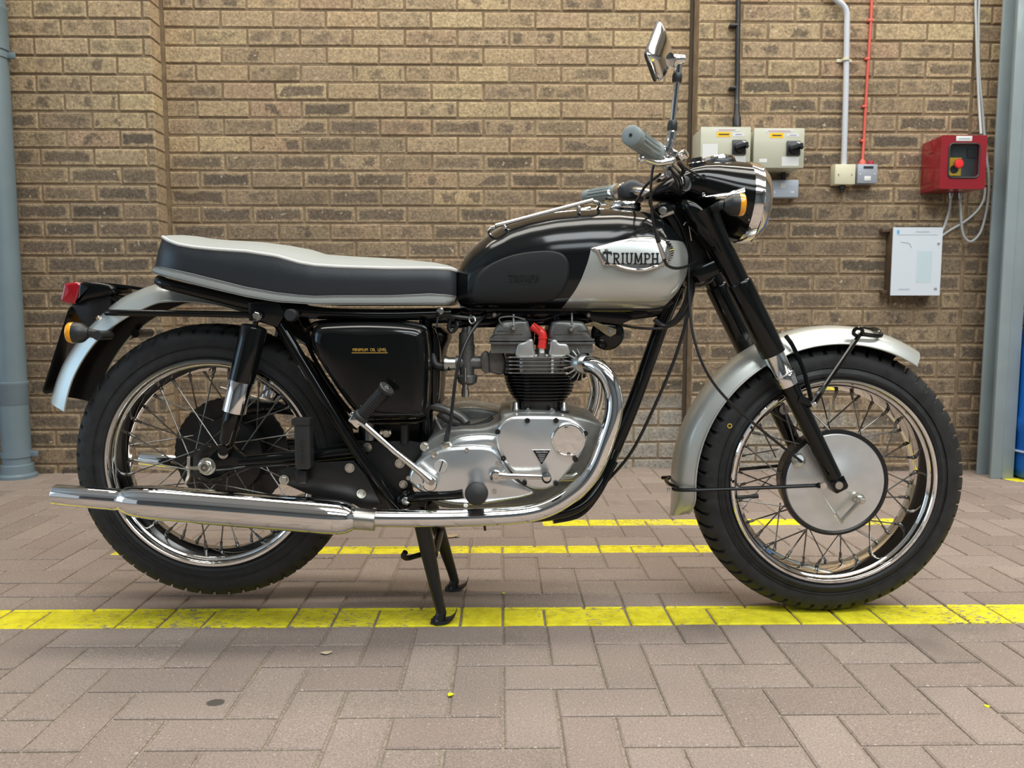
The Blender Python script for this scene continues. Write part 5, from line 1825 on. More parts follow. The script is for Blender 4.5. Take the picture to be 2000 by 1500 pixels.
# ---------------- centre stand
stand = empty('centre_stand', (0, 0, 0), bike)
fn = G(868, 1216); ff = G(893, 1152)
for s, ft in ((-1, fn), (1, ff)):
    yy_ = ft.y
    tp = Q(822, 1012, -.09); tp = Vector((tp.x, .088 * s, tp.z))
    kn = Vector((ft.x - .012, yy_, .045))
    b = MB()
    b.tube([tp, tp.lerp(kn, .35), tp.lerp(kn, .8), kn, Vector((ft.x - .006, yy_, .022))], [.0185, .0175, .0135, .0115, .011], 14)
    b.build('stand_leg', MT['black_iron'], stand)
    # splayed, upturned foot
    b = MB()
    fx = ft.x
    prof = crom([(fx - .030, 0, .003), (fx - .012, 0, .0035), (fx + .008, 0, .006), (fx + .022, 0, .016), (fx + .029, 0, .033)], 5)
    rings = []
    for i, p in enumerate(prof):
        t_ = i / (len(prof) - 1)
        hw = .017 * (1 - .75 * t_ ** 2) * (.55 + .45 * min(1, t_ * 5))
        th = .0042 * (1 - .5 * t_)
        rings.append([Vector((p.x, yy_ - hw, p.z - th * .7)), Vector((p.x, yy_ + hw, p.z - th * .7)), Vector((p.x, yy_ + hw * .9, p.z + th)), Vector((p.x, yy_, p.z + th * 1.5)), Vector((p.x, yy_ - hw * .9, p.z + th))])
    b.loft(rings)
    b.tube([Vector((fx - .006, yy_, .026)), Vector((fx - .010, yy_, .010)), Vector((fx - .014, yy_, .005))], [.0112, .0125, .015], 12)
    b.build('stand_foot', MT['black_iron'], stand, ang=50)
b = MB()
k_ = Q(853, 1062, .0)
b.tube([Vector((k_.x, -.082, k_.z)), Vector((k_.x, .086, k_.z))], .010, 12)
b.build('stand_brace', MT['black_iron'], stand)
b = MB()
b.tube(crom([Q(838, 1078, -.02), Q(815, 1085, -.03), Q(796, 1090, -.04), Q(788, 1086, -.05), Q(792, 1078, -.055)], 5), .0062, 10)
b.build('stand_tang', MT['black_iron'], stand)
# ---------------- headlamp nacelle
nac = empty('headlamp_nacelle', (0, 0, 0), bike)
# stations: px along the top line, top y, bottom y, half width, squareness
ST_ = [(1258, 380, 391, .020, 2.2), (1268, 372, 392, .034, 2.4), (1290, 356, 393, .052, 2.6), (1315, 341, 396, .066, 2.6), (1340, 327, 402, .078, 2.4), (1365, 319, 418, .085, 2.2), (1392, 316, 440, .090, 2.1), (1420, 316, 458, .0935, 2.0), (1445, 318, 470, .0955, 2.0), (1456, 319, 474, .096, 2.0)]
rings = []
for i in range(41):
    px = 1258 + (1456 - 1258) * i / 40
    tp_, bt_, w, n_ = interp(ST_, px)
    lean = (px - 1258) / 198.
    zt = Q(px, tp_, 0).z; zb = Q(px - 14 * lean, bt_, 0).z
    xt = Q(px, tp_, 0).x; xb = Q(px - 16 * lean, bt_, 0).x
    zc = (zt + zb) / 2
    ring = []
    for k in range(44):
        a = 2 * PI * k / 44
        s_, c_ = math.sin(a), math.cos(a)
        z = zc + (zt - zb) / 2 * math.copysign(abs(s_) ** (2 / n_), s_)
        y = w * math.copysign(abs(c_) ** (2 / n_), c_)
        x = xb + (xt - xb) * (z - zb) / (zt - zb)
        ring.append(Vector((x, y, z)))
    rings.append(ring)
b = MB(); b.loft(rings)
b.build('nacelle_shell', EN, nac, ang=60)
# headlamp rim and glass
ct = (rings[-1][11] + rings[-1][33]) / 2
hx = (rings[-1][11] - rings[-1][33]); up_ = hx.normalized(); hr = hx.length / 2
ax_h = Vector((up_.z, 0, -up_.x))
b = MB()
b.lathe([(-.004, hr + .0005), (-.001, hr + .0022), (.012, hr + .0022), (.022, hr + .0005), (.023, hr - .0008), (.0245, hr + .0002), (.036, hr - .008), (.044, hr - .016), (.047, hr - .021), (.045, hr - .026)], ct, ax_h, 64, cap0=False, cap1=False)
b.build('headlamp_rim', CH, nac, ang=35)
b = MB()
b.lathe([(.043, hr - .024), (.050, hr - .045), (.054, hr - .07), (.055, 0)], ct, ax_h, 48, cap0=False)
b.build('headlamp_glass', MT['lamp_glass'] if 'lamp_glass' in MT else simple('lamp_glass', (.75, .78, .78), .05, .6), nac)
# chrome side flash
for s in (-1, 1):
    b = MB()
    fl = []
    up_l = [(1360, 385), (1375, 381), (1420, 377), (1452, 366)]
    lo_l = [(1360, 386), (1375, 388), (1420, 390), (1452, 389)]
    A_ = [Vector((Q(a, c, -.09).x, 0, Q(a, c, -.09).z)) for a, c in up_l]
    B_ = [Vector((Q(a, c, -.09).x, 0, Q(a, c, -.09).z)) for a, c in lo_l]
    ya = (-.080, -.0865, -.0925, -.0960)
    r0 = [Vector((p.x, s * (-y + .0015), p.z)) for p, y in zip(A_, ya)]; r1 = [Vector((p.x, s * (-y + .0015), p.z)) for p, y in zip(B_, ya)]
    mid_ = [(p + q) / 2 + Vector((0, s * .004, 0)) for p, q in zip(r0, r1)]
    ins0 = [Vector((p.x, p.y * .93, p.z)) for p in r0]; ins1 = [Vector((p.x, p.y * .93, p.z)) for p in r1]
    b.loft([ins0, r0, mid_, r1, ins1], False, False, False)
    b.build('nacelle_flash', CH, nac, ang=70)
bolts([(1374, 379, -.086, .0042), (1461, 429, -.094, .0028)], 'nacelle_screw', MT['chrome_worn'], nac, 'dome', .005)
# instruments on top
b = MB()
p = Q(1402, 320, 0)
b.lathe([(-.012, .040), (0, .040), (.004, .0385), (.010, .035), (.012, .033)], p, (-.10, 0, 1), 40)
b.build('speedometer', MT['black_satin'], nac)
b = MB()
b.revolve([(.006, .038), (.011, .0372), (.014, .0335), (.011, .0315), (.006, .033)], p, Vector((-.10, 0, 1)), 48)
b.build('speedometer_bezel', CH, nac)
b = MB(); b.lathe([(.011, .0325), (.0122, .025), (.0125, 0)], p, (-.10, 0, 1), 36, cap0=False); b.build('speedometer_glass', simple('dial_glass', (.03, .03, .03), .05, coat=1.0), nac)
p = Q(1362, 320, -.035)
b = MB(); b.lathe([(-.01, .019), (.001, .019), (.003, .014), (.004, .0115), (.013, .011), (.014, .009)], p, (-.15, -.15, 1), 28); b.build('ignition_switch', MT['black_satin'], nac)
b = MB(); b.revolve([(.000, .0165), (.003, .0205), (.0045, .0185), (.003, .015)], p, Vector((-.15, -.15, 1)), 32); b.build('switch_bezel', CH, nac)
p = Q(1362, 320, .035)
b = MB(); b.lathe([(-.01, .019), (.001, .019), (.003, .014), (.010, .0135), (.012, .010)], p, (-.15, .15, 1), 28); b.build('ammeter', MT['black_satin'], nac)
# rear skirts running down behind the lamp on each fork leg
for s in (-1, 1):
    b = MB()
    sk = pxpoly([(1335, 388), (1365, 395), (1410, 445), (1438, 484), (1440, 505), (1418, 516), (1396, 492), (1366, 455), (1340, 415)], -.10, 3)
    scaled_pillow(b, sk, s * .055, s * .106, .024, 6)
    b.build('fork_skirt', EN, nac, ang=50)
# head-lug clutter between tank and nacelle
b = MB()
scaled_pillow(b, pxpoly([(1282, 400), (1312, 395), (1345, 430), (1392, 520), (1388, 552), (1352, 560), (1330, 520), (1320, 470), (1300, 430)], -.03, 3), .045, -.045, .01, 3)
b.build('head_lug', MT['black_satin'], frame)
b = MB()
b.lathe([(0, .0085), (.006, .0085), (.007, .005), (.006, 0)], Q(1294, 412, -.05), NEAR, 20)
b.build('damper_knob', MT['steel'], frame)
b = MB(); b.tube([Q(1290, 424, -.05), Q(1316, 414, -.055)], .0045, 8); b.build('damper_rod', MT['steel'], frame)

# ---------------- handlebar
bar = empty('handlebar', (0, 0, 0), bike)
A_, B_ = Q(1232, 264, -.352), Q(1280, 298, -.232)
C_, D_ = Q(1306, 322, -.165), Q(1334, 360, -.085)
for s in (1, -1):
    m = lambda p: Vector((p.x, p.y * s, p.z))
    b = MB()
    b.tube(crom([m(A_.lerp(B_, .1)), m(B_), m(B_.lerp(C_, .55) + Vector((.002, 0, .001))), m(C_), m(C_.lerp(D_, .5) + Vector((.004, 0, 0))), m(D_ + Vector((0, .01, -.006)))], 6), .0112, 18)
    b.build('bar_tube', MT['bar_chrome'] if 'bar_chrome' in MT else MT['chrome_worn'], bar)
    d_ = (m(B_) - m(A_)); Lg = d_.length; d_.normalize()
    b = MB()
    b.lathe([(0, .004), (.0002, .0155), (.0025, .0182), (.010, .0186), (.030, .0172), (Lg * .6, .0168), (Lg - .012, .0180), (Lg - .010, .0205), (Lg - .003, .0205), (Lg, .0185)], m(A_), d_, 36)
    u_ = d_.orthogonal().normalized(); w_ = d_.cross(u_)
    for k in range(14):
        a_ = 2 * PI * k / 14
        rd = u_ * math.cos(a_) + w_ * math.sin(a_)
        b.tube([m(A_) + d_ * .026 + rd * .0168, m(A_) + d_ * .05 + rd * .0166, m(A_) + d_ * (Lg - .022) + rd * .0166], .0024, 6)
    b.build('hand_grip', MT['grip'], bar, ang=40)
    b = MB(); b.lathe([(0, .0028), (.0012, .0028)], m(A_) - d_ * .0006, -d_, 12); b.build('grip_hole', MT['black_print'], bar)
    # lever clamp, pivot and lever
    b = MB()
    e_ = m(B_)
    b.lathe([(.000, .0195), (.004, .0200), (.022, .0195), (.024, .0165)], e_, d_, 26)
    b.build('bar_clamp', CH, bar)
    b = MB()
    pv_ = e_ + d_ * .014 + Vector((.020, 0, -.014))
    b.tube([e_ + d_ * .014 + Vector((.006, 0, -.010)), pv_], [.010, .009], 12)
    b.lathe([(-.008, .0085), (.008, .0085)], pv_, (0, 0, 1), 18)
    b.build('lever_bracket', CH, bar)
    b = MB()
    tip = m(Q(1253, 310, -.295))
    b.tube(crom([pv_, pv_ + Vector((.004, -.03 * s, -.004)), pv_.lerp(tip, .6) + Vector((.010, 0, -.006)), tip], 6), [.0058] * 13 + [.005] * 5 + [.0056], 10)
    b.lathe([(-.005, .003), (-.003, .006), (.0, .007), (.003, .006), (.005, .003)], tip, Vector((0, 1, 0)), 14)
    b.build('brake_lever' if s == 1 else 'clutch_lever', CH, bar)
# switch gear on the near bar
b = MB()
p = Q(1330, 306, -.20)
b.lathe([(0, .010), (.010, .0105), (.013, .009), (.014, .0)], p, (.55, -.55, .35), 20)
b.build('dip_switch', CH, bar)
b = MB(); b.tube(crom([Q(1312, 312, -.19), Q(1322, 308, -.20), Q(1331, 306, -.198)], 4), .0065, 10); b.build('switch_body', MT['plastic_black'], bar)
b = MB(); b.tube(crom([Q(1326, 318, -.19), Q(1335, 330, -.17), Q(1332, 340, -.14), Q(1325, 345, -.11)], 5), .0045, 8); b.build('switch_lead', MT['cable'], bar)
b = MB(); b.tube(crom([Q(1335, 325, -.18), Q(1350, 335, -.14), Q(1363, 342, -.105), Q(1372, 348, -.092)], 5), .0024, 8); b.build('switch_lead', MT['cable'], bar)
b = MB(); b.revolve([(0, .0048), (-.003, .0065), (-.005, .005), (-.003, .0032)], Q(1373, 347, -.088), Vector((0, 1, -.4)), 20); b.build('lead_grommet', RB, bar)
b = MB(); b.revolve([(-.006, .0115), (-.008, .0175), (.004, .0185), (.006, .012)], Vector((D_.x, -.078, D_.z)), Vector((-.35, 1, -.25)), 26); b.build('bar_grommet', RB, bar)
b = MB(); b.pillow(pxpoly([(1311, 362), (1330, 376), (1338, 378), (1348, 358), (1346, 346), (1334, 342), (1322, 348)], -.085, 3), -.05, -.086, .004, 2); b.build('bar_mount', MT['plastic_black'], bar)
bolts([(1299, 325, -.19, .0058), (1304, 340, -.18, .0062), (1308, 296, -.225, .0060)], 'clamp_bolt', MT['chrome_worn'], bar, 'hex', .008)
b = MB(); b.box(Q(1308, 300, -.215), (.026, .020, .018), Matrix.Rotation(.5, 3, 'Y')); b.build('mirror_clamp', CH, bar, bevel=.003)
b = MB(); b.pillow(pxpoly([(1283, 345), (1300, 338), (1320, 330), (1330, 334), (1316, 342), (1292, 352)], -.12, 2), -.09, -.125, .003, 2); b.build('bar_bracket', MT['chrome_worn'], bar)
# far side switch cluster
b = MB(); b.pillow(pxpoly([(1203, 372), (1213, 362), (1230, 356), (1246, 362), (1262, 372), (1260, 390), (1240, 396), (1214, 396), (1205, 386)], .23, 3), .26, .18, .010, 3); b.build('switch_cluster', MT['plastic_black'], bar)
b = MB(); b.lathe([(0, .020), (.010, .021), (.018, .018)], Q(1196, 386, .25), (-.4, 0, .1), 22); b.build('grip_flange', MT['chrome_worn'], bar)

# mirror
mir = empty('mirror', (0, 0, 0), bike)
YM = -.225
b = MB()
b.tube(crom([Q(1304, 292, YM), Q(1308, 280, YM), Q(1311, 268, YM), Q(1313, 256, YM)], 4), [.0085] * 6 + [.0095] * 6 + [.0088], 14)
b.build('mirror_elbow', CH, mir)
for y0_, y1_, x0_, x1_ in ((258, 236, 1312.5, 1314), (161, 143, 1322, 1323)):
    b = MB(); b.lathe([(0, .0078), (.003, .0095), ((Q(x1_, y1_, YM) - Q(x0_, y0_, YM)).length - .004, .0095), ((Q(x1_, y1_, YM) - Q(x0_, y0_, YM)).length, .0078)], Q(x0_, y0_, YM), Q(x1_, y1_, YM) - Q(x0_, y0_, YM), 18); b.build('stem_collar', MT['plastic_black'], mir)
b = MB(); b.tube([Q(1313.5, 240, YM), Q(1322, 158, YM)], .0058, 14); b.build('mirror_stem', CH, mir)
b = MB()
b.tube([Q(1323, 146, YM), Q(1324.5, 118, YM)], .0082, 14)
b.build('mirror_knuckle', CH, mir)
b = MB()
k0_ = Q(1336, 116, YM); k1_ = Q(1306, 118, YM - .01)
b.lathe([(0, .007), (.001, .0085), (.018, .0105), (.020, .0098), (.022, .0115), (.026, .0115), (.030, .014)], k0_, k1_ - k0_, 20)
b.build('mirror_boss', CH, mir)
Tm, Bm, Nm = Q(1288, 38, YM - .01), Q(1281, 160, YM - .01), Q(1262, 106, YM - .075)
cm_ = Q(1285, 104, YM - .01)
Fm = cm_ * 2 - Nm
cor = [Tm, Nm, Bm, Fm]
rim_ = []
for i in range(4):
    a_, c_, d_ = cor[i - 1], cor[i], cor[(i + 1) % 4]
    pr_ = c_ + (a_ - c_) * .10; nx_ = c_ + (d_ - c_) * .10
    for k in range(5):
        t_ = k / 4
        rim_.append((1 - t_) ** 2 * pr_ + 2 * t_ * (1 - t_) * c_ + t_ * t_ * nx_)
    for k in range(1, 5):
        rim_.append(nx_.lerp(d_ + (c_ - d_) * .10, k / 5))
nrm_ = (Nm - cm_).cross(Tm - cm_).normalized()
if nrm_.x < 0: nrm_ = -nrm_
apx = Q(1311, 115, YM - .012)
rings = [[p - nrm_ * .003 for p in rim_], rim_]
for t_ in (.12, .30, .50, .68, .84, .95):
    sc_ = (1 - t_ ** 2.1) ** .72
    rings.append([(cm_.lerp(apx, t_ * .98)) + (p - cm_) * sc_ for p in rim_])
b = MB(); b.loft(rings, True, False, True)
b.build('mirror_shell', CH, mir, ang=32)
b = MB(); b.loft([[cm_ + (p - cm_) * .97 - nrm_ * .0025 for p in rim_], [cm_ + (p - cm_) * .96 - nrm_ * .0035 for p in rim_]]); b.build('mirror_glass', CH, mir)
b = MB(); b.tube([p - nrm_ * .002 for p in rim_], .0026, 6, closed=True); b.build('mirror_rim', MT['plastic_black'], mir)

# ---------------- indicators
def indicator(pm_, ax, r, Ls, name, Y0, stalk_to):
    ind = empty('indicator', (0, 0, 0), bike)
    ax = Vector(ax).normalized()
    b = MB()
    b.lathe([(-.024, .0105), (-.020, .0135), (-.014, r * .86), (-.008, r * .97), (.000, r), (.005, r)], pm_, ax, 32)
    b.build('indicator_body', MT['plastic_black'], ind)
    b = MB()
    b.lathe([(.005, r * 1.0), (.006, r * 1.015), (.014, r * 1.0), (.0165, r * .9), (.0175, r * .5), (.018, 0)], pm_, ax, 32, cap0=False)
    b.build('indicator_lens', MT['amber'], ind)
    b = MB()
    st_ = Vector(stalk_to)
    b.tube([pm_ - ax * .026, st_ + Vector((0, 0, 0))], .0095, 16) if name == 'rear' else b.tube([pm_ - ax * .020, st_], .0092, 16)
    b.build('indicator_stalk', MT['plastic_black'], ind)
    return ind
YI = -.108
pi_ = Q(150, 650, YI)
indicator(pi_, (-1, -.10, .02), .0222, 0, 'rear', 0, Q(194, 654, YI))
b = MB(); pe_ = Q(196, 655, YI); b.tube([Vector((pe_.x, YI - .013, pe_.z)), Vector((pe_.x, -.070, pe_.z))], .0098, 16); b.build('indicator_arm', MT['plastic_black'], rg)
indicator(Vector((pi_.x, -YI, pi_.z)), (-1, .10, .02), .0222, 0, 'rear', 0, Vector((pe_.x, -YI, pe_.z)))
b = MB(); b.tube([Vector((pe_.x, -YI + .013, pe_.z)), Vector((pe_.x, .045, pe_.z))], .0098, 16); b.build('indicator_arm', MT['plastic_black'], rg)
pf_ = Q(1437, 400, -.175)
indicator(pf_, (1, -.05, 0), .0225, 0, 'front', 0, Q(1408, 400, -.165))
b = MB(); pq_ = Q(1408, 400, -.165); b.tube([pq_, Vector((pq_.x + .004, -.08, pq_.z))], .009, 14); b.build('indicator_arm', MT['plastic_black'], nac)
indicator(Vector((pf_.x, .175, pf_.z)), (1, .05, 0), .0225, 0, 'front', 0, Vector((pq_.x, .165, pq_.z)))
b = MB(); b.tube([Vector((pq_.x, .165, pq_.z)), Vector((pq_.x + .004, .08, pq_.z))], .009, 14); b.build('indicator_arm', MT['plastic_black'], nac)

# ---------------- tail lamp and number plate
tail = empty('tail_lamp', (0, 0, 0), bike)
b = MB()
lens = pxpoly([(157, 553), (128, 553), (123, 560), (121, 572), (118, 581), (119, 588), (126, 592), (146, 594), (152, 582)], -.042, 3)
b.pillow(lens, .038, -.044, .006, 3)
b.build('tail_lens', MT['red_lens'], tail, ang=50)
b = MB()
hs = pxpoly([(156, 553), (180, 551), (212, 556), (222, 566), (212, 576), (170, 584), (150, 594), (147, 592), (152, 578)], -.045, 3)
b.pillow(hs, .040, -.047, .006, 3)
b.build('lamp_housing', EN, tail, ang=50)
b = MB()
tpz = crom([Q(168, 556, 0), Q(205, 553, 0), Q(250, 557, 0), Q(310, 566, 0)], 6)
rings = [[p + Vector((0, -hw_, 0)), p + Vector((0, hw_, 0)), p + Vector((0, hw_, -.007)), p + Vector((0, -hw_, -.007))] for p, hw_ in zip(tpz, [.042 - .022 * k / 18 for k in range(19)])]
b.loft(rings)
b.build('lamp_strap', EN, tail)
b = MB(); b.tube([Q(215, 578, -.03), Q(246, 596, -.03)], .005, 8); b.build('lamp_strut', EN, tail)
b = MB(); b.pillow(pxpoly([(150, 592), (168, 580), (214, 572), (217, 590), (214, 606), (206, 622), (190, 650), (170, 640), (140, 600)], -.03, 2), .03, -.035, .004, 2); b.build('plate_bracket', MT['black_satin'], tail)
num = empty('number_plate', (0, 0, 0), bike)
n0, n1 = Q(137, 598, -.042), Q(82, 770, -.042)
dn = (n1 - n0).normalized(); px_n = Vector((dn.z, 0, -dn.x)) * .0018
def nring(y, ins):
    pass
cw = []
Ln = (n1 - n0).length
rr_ = .012
base_ = []
for (cu_, cv_, a0_) in ((rr_, rr_, 180), (Ln - rr_, rr_, 270), (Ln - rr_, .084 - rr_, 0), (rr_, .084 - rr_, 90)):
    for k in range(5):
        a_ = math.radians(a0_ + 90 * k / 4)
        base_.append((cu_ + rr_ * math.cos(a_), cv_ + rr_ * math.sin(a_)))
A_ = [n0 + dn * u_ + Vector((0, v_, 0)) + px_n for u_, v_ in base_]
C2 = [n0 + dn * u_ + Vector((0, v_, 0)) - px_n for u_, v_ in base_]
b = MB(); b.loft([A_, C2]); b.build('plate_panel', EN, num)
b = MB(); hexbolt(b, Q(124, 718, -.036) + Vector((.004, 0, 0)), (1, -.1, .3), .0058, .006); b.build('plate_screw', MT['zinc'], num)
b = MB(); hexbolt(b, Q(191, 622, -.045), (1, -.3, .3), .0058, .006); b.build('plate_screw', MT['zinc'], num)

# ---------------- cables and looms
def cable(pts, r, name='control_cable', mat=None, parent=None):
    b = MB(); b.tube(crom([Q(*p) for p in pts], 7), r, 8); return b.build(name, mat or MT['cable'], parent or bar)
cable([(1288, 312, -.225), (1276, 326, -.232), (1271, 370, -.225), (1274, 420, -.21), (1281, 462, -.20), (1286, 476, -.195)], .0026)
b = MB(); b.lathe([(0, .0036), (.002, .0052), (.020, .0046), (.028, .0028)], Q(1287, 474, -.195) , Q(1279, 446, -.2) - Q(1287, 474, -.195), 12); b.build('cable_boot', MT['plastic_black'], bar)
b = MB(); b.tube([Q(1286, 474, -.195), Q(1293, 492, -.19), Q(1297, 505, -.188)], [.0036, .0046, .0042], 12); b.build('cable_adjuster', MT['zinc'], bar)
cable([(1297, 503, -.188), (1303, 518, -.18), (1320, 524, -.15), (1342, 520, -.11), (1362, 510, -.075)], .0032)
cable([(1352, 470, -.03), (1352, 560, -.05), (1342, 620, -.07), (1318, 700, -.075), (1280, 790, -.07), (1235, 880, -.05), (1190, 935, -.02), (1150, 975, .0)], .0036)
cable([(1346, 520, -.05), (1347, 600, -.08), (1358, 670, -.11), (1385, 735, -.13), (1430, 790, -.125), (1500, 850, -.105), (1566, 902, -.082)], .0031, 'brake_cable')
cable([(1340, 510, -.03), (1346, 560, -.04), (1335, 600, -.045), (1316, 628, -.045), (1296, 636, -.04), (1278, 624, -.04)], .0055, 'wiring_loom')
cable([(1358, 520, -.02), (1352, 580, -.03), (1332, 620, -.04), (1300, 640, -.04), (1240, 640, -.04), (1200, 630, -.03)], .0030, 'wiring_loom')
cable([(1336, 560, .02), (1316, 606, .02), (1300, 630, .01)], .0034, 'wiring_loom')
cable([(1290, 340, -.17), (1262, 362, -.12), (1248, 385, -.06), (1240, 400, -.03)], .0030)
cable([(1310, 345, -.14), (1280, 372, -.11), (1270, 400, -.08), (1300, 440, -.06), (1330, 480, -.05)], .0030)
cable([(1250, 392, .16), (1290, 380, .08), (1320, 400, .03), (1345, 450, 0)], .0034)
cable([(1312, 410, -.05), (1330, 440, -.05), (1345, 490, -.05), (1352, 540, -.05)], .0036)
cable([(1335, 440, -.055), (1344, 430, -.06), (1346, 445, -.06), (1350, 470, -.05)], .0016, mat=MT['steel'])
cable([(1080, 1015, -.06), (1130, 1003, -.05), (1165, 965, -.04), (1200, 900, -.03)], .010, 'lower_hose', EN, frame)
b = MB(); b.lathe([(0, .004), (.006, .003), (.016, .0028)], Q(946, 1022, -.14), (0.1, 0, -1), 8); b.build('drain_tap', MT['black_iron'], frame)
bolts([(755, 845, -.09, .008)], 'hose_clip', MT['zinc'], frame, 'hex', .01)
b = MB(); b.lathe([(-.012, .0085), (.012, .0085)], Q(754, 843, -.09), (1, 0, 0), 14); b.build('hose_union', MT['chrome_worn'], frame)
b = MB(); b.lathe([(-.02, .010), (.02, .010)], Q(790, 848, -.08), (0, 0, 1), 14); b.build('hose_union', MT['black_iron'], frame)
b = MB(); b.lathe([(-.02, .010), (.02, .010)], Q(722, 842, -.08), (0, 0, 1), 14); b.build('hose_union', MT['alu_cast'], frame)
plate([(700, 818), (838, 818), (838, 868), (700, 868)], .03, .02, 'battery_tray', MT['black_satin'], .002)
# ------------------------------------------------------------------ things on and by the wall
def wbox(mb, x0, x1, y0, y1, z0, z1):
    mb.box(((x0 + x1) / 2, (y0 + y1) / 2, (z0 + z1) / 2), (x1 - x0, y1 - y0, z1 - z0))
def qrect(px0, py0, px1, py1, Y):
    a, c = Q(px0, (py0 + py1) / 2, Y), Q(px1, (py0 + py1) / 2, Y)
    t_, u_ = Q((px0 + px1) / 2, py0, Y), Q((px0 + px1) / 2, py1, Y)
    return a.x, c.x, u_.z, t_.z
def slabq(px0, py0, px1, py1, Y, th, name, mat, parent=None, bevel=0.0, seg=2):
    x0, x1, z0, z1 = qrect(px0, py0, px1, py1, Y)
    b = MB(); wbox(b, x0, x1, Y, Y + th, z0, z1)
    return b.build(name, mat, parent, bevel=bevel, seg=seg)

PIPE = simple('pipe_paint', (.155, .210, .240), .38, coat=.2, var=(6, .08))
# soil pipe
pipe = empty('drainpipe', (Q(34, 905, 1.49).x, 1.49, 0))
tag(pipe, 'grey-blue plastic drainpipe running down the brick pier beside the rear wheel', 'drainpipe')
pb_, pt_ = Q(34, 905, 1.49), Q(-9, 0, 1.49)
dp_ = Vector((0, 0, 1))
def zpx(py, Y=1.49): return Q(30, py, Y).z
b = MB(); b.lathe([(.02, .055), (WTOP - .1, .055)], ZERO, dp_, 40); b.build('pipe_tube', PIPE, pipe)
for y0_, y1_, w_ in ((100, 20, .060), (790, 752, .0575)):
    b = MB(); b.lathe([(zpx(y0_), .055), (zpx(y0_) + .004, w_), (zpx(y1_), w_), (zpx(y1_) + .006, w_ + .003), (zpx(y1_) + .014, w_ + .002), (zpx(y1_) + .016, .055)], ZERO, dp_, 40); b.build('pipe_socket', PIPE, pipe)
b = MB(); b.lathe([(-.001, .074), (.012, .074), (.02, .063), (.055, .062), (.06, .055)], ZERO, dp_, 40); b.build('pipe_foot', PIPE, pipe)
for py in (886, 108):
    b = MB(); b.revolve([(zpx(py) - .012, .0555), (zpx(py) - .012, .0595), (zpx(py) + .012, .0595), (zpx(py) + .012, .0555)], ZERO, dp_, 40); b.build('pipe_bracket', PIPE, pipe)
    b = MB(); b.box((.072, .004, zpx(py)), (.03, .012, .024)); b.build('bracket_lug', PIPE, pipe, bevel=.002)

# steel column
STEEL = simple('column_paint', (.27, .325, .340), .34, coat=.3, var=(5, .08))
cx0, cx1 = Q(1937, 905, 1.40).x, Q(1981, 905, 1.40).x
cold = empty('steel_column', ((cx0 + cx1) / 2, 1.40, 0))
tag(cold, 'grey painted steel column standing right of the red box', 'column')
hw_ = (cx1 - cx0) / 2
for nm, x0_, x1_, y0_, y1_ in (('column_flange', -hw_, hw_, 0, .012), ('column_flange', -hw_ - .004, hw_, .085, .097), ('column_web', -.006 + hw_ * .0, .006, .012, .085)):
    b = MB(); wbox(b, x0_, x1_, y0_, y1_, 0, WTOP); b.build(nm, STEEL, cold, bevel=.002)
b = MB(); wbox(b, -hw_ * .05, hw_ * .0, -.003, .001, .0, WTOP); b.build('column_seam', STEEL, cold)
# blue drum past the column
BLUE = simple('blue_plastic', (.004, .10, .42), .35, var=(4, .12))
dr = empty('plastic_drum', (cx1 + .158, 1.40, 0))
tag(dr, 'blue plastic drum half hidden behind the steel column', 'drum')
b = MB()
b.lathe([(0, .125), (.012, .140), (.05, .148), (.20, .150), (.22, .155), (.25, .155), (.27, .150), (.55, .150), (.60, .140), (.66, .120), (.70, .112)], ZERO, dp_, 48)
b.build('drum_body', BLUE, dr)
b = MB(); b.lathe([(.695, .118), (.70, .122), (.735, .122), (.74, .116)], ZERO, dp_, 48); b.build('drum_lid', simple('drum_lid', (.02, .02, .025), .5), dr)
b = MB(); b.tube([Vector((.1535 * math.cos(a_ * PI / 24), .1535 * math.sin(a_ * PI / 24), .12)) for a_ in range(48)], .005, 8, closed=True); b.build('drum_band', simple('drum_band', (.35, .42, .55), .5), dr)

# isolator switch boxes
BOX = simple('switch_box', (.47, .47, .37), .42, coat=.1)
DKG = simple('switch_dark', (.022, .024, .028), .35)
WHT = simple('label_white', (.66, .67, .66), .5)
YLW = simple('label_yellow', (.86, .52, .0), .45)
FY_ = PIER_Y - .145
def label_lines(px0, py0, px1, py1, Y, n, parent, mat, name='label_print'):
    b = MB()
    x0, x1, z0, z1 = qrect(px0, py0, px1, py1, Y)
    for k in range(n):
        z = z1 - (z1 - z0) * (k + .5) / n
        w_ = (x1 - x0) * random.uniform(.65, .98)
        wbox(b, (x0 + x1 - w_) / 2, (x0 + x1 + w_) / 2, Y - .0003, Y, z - (z1 - z0) / n * .18, z + (z1 - z0) / n * .18)
    o = b.build(name, mat, parent); o['kind'] = 'stuff'
    return o
PRT = simple('label_ink', (.25, .26, .28), .6)
PRP = simple('label_purple', (.30, .26, .45), .6)
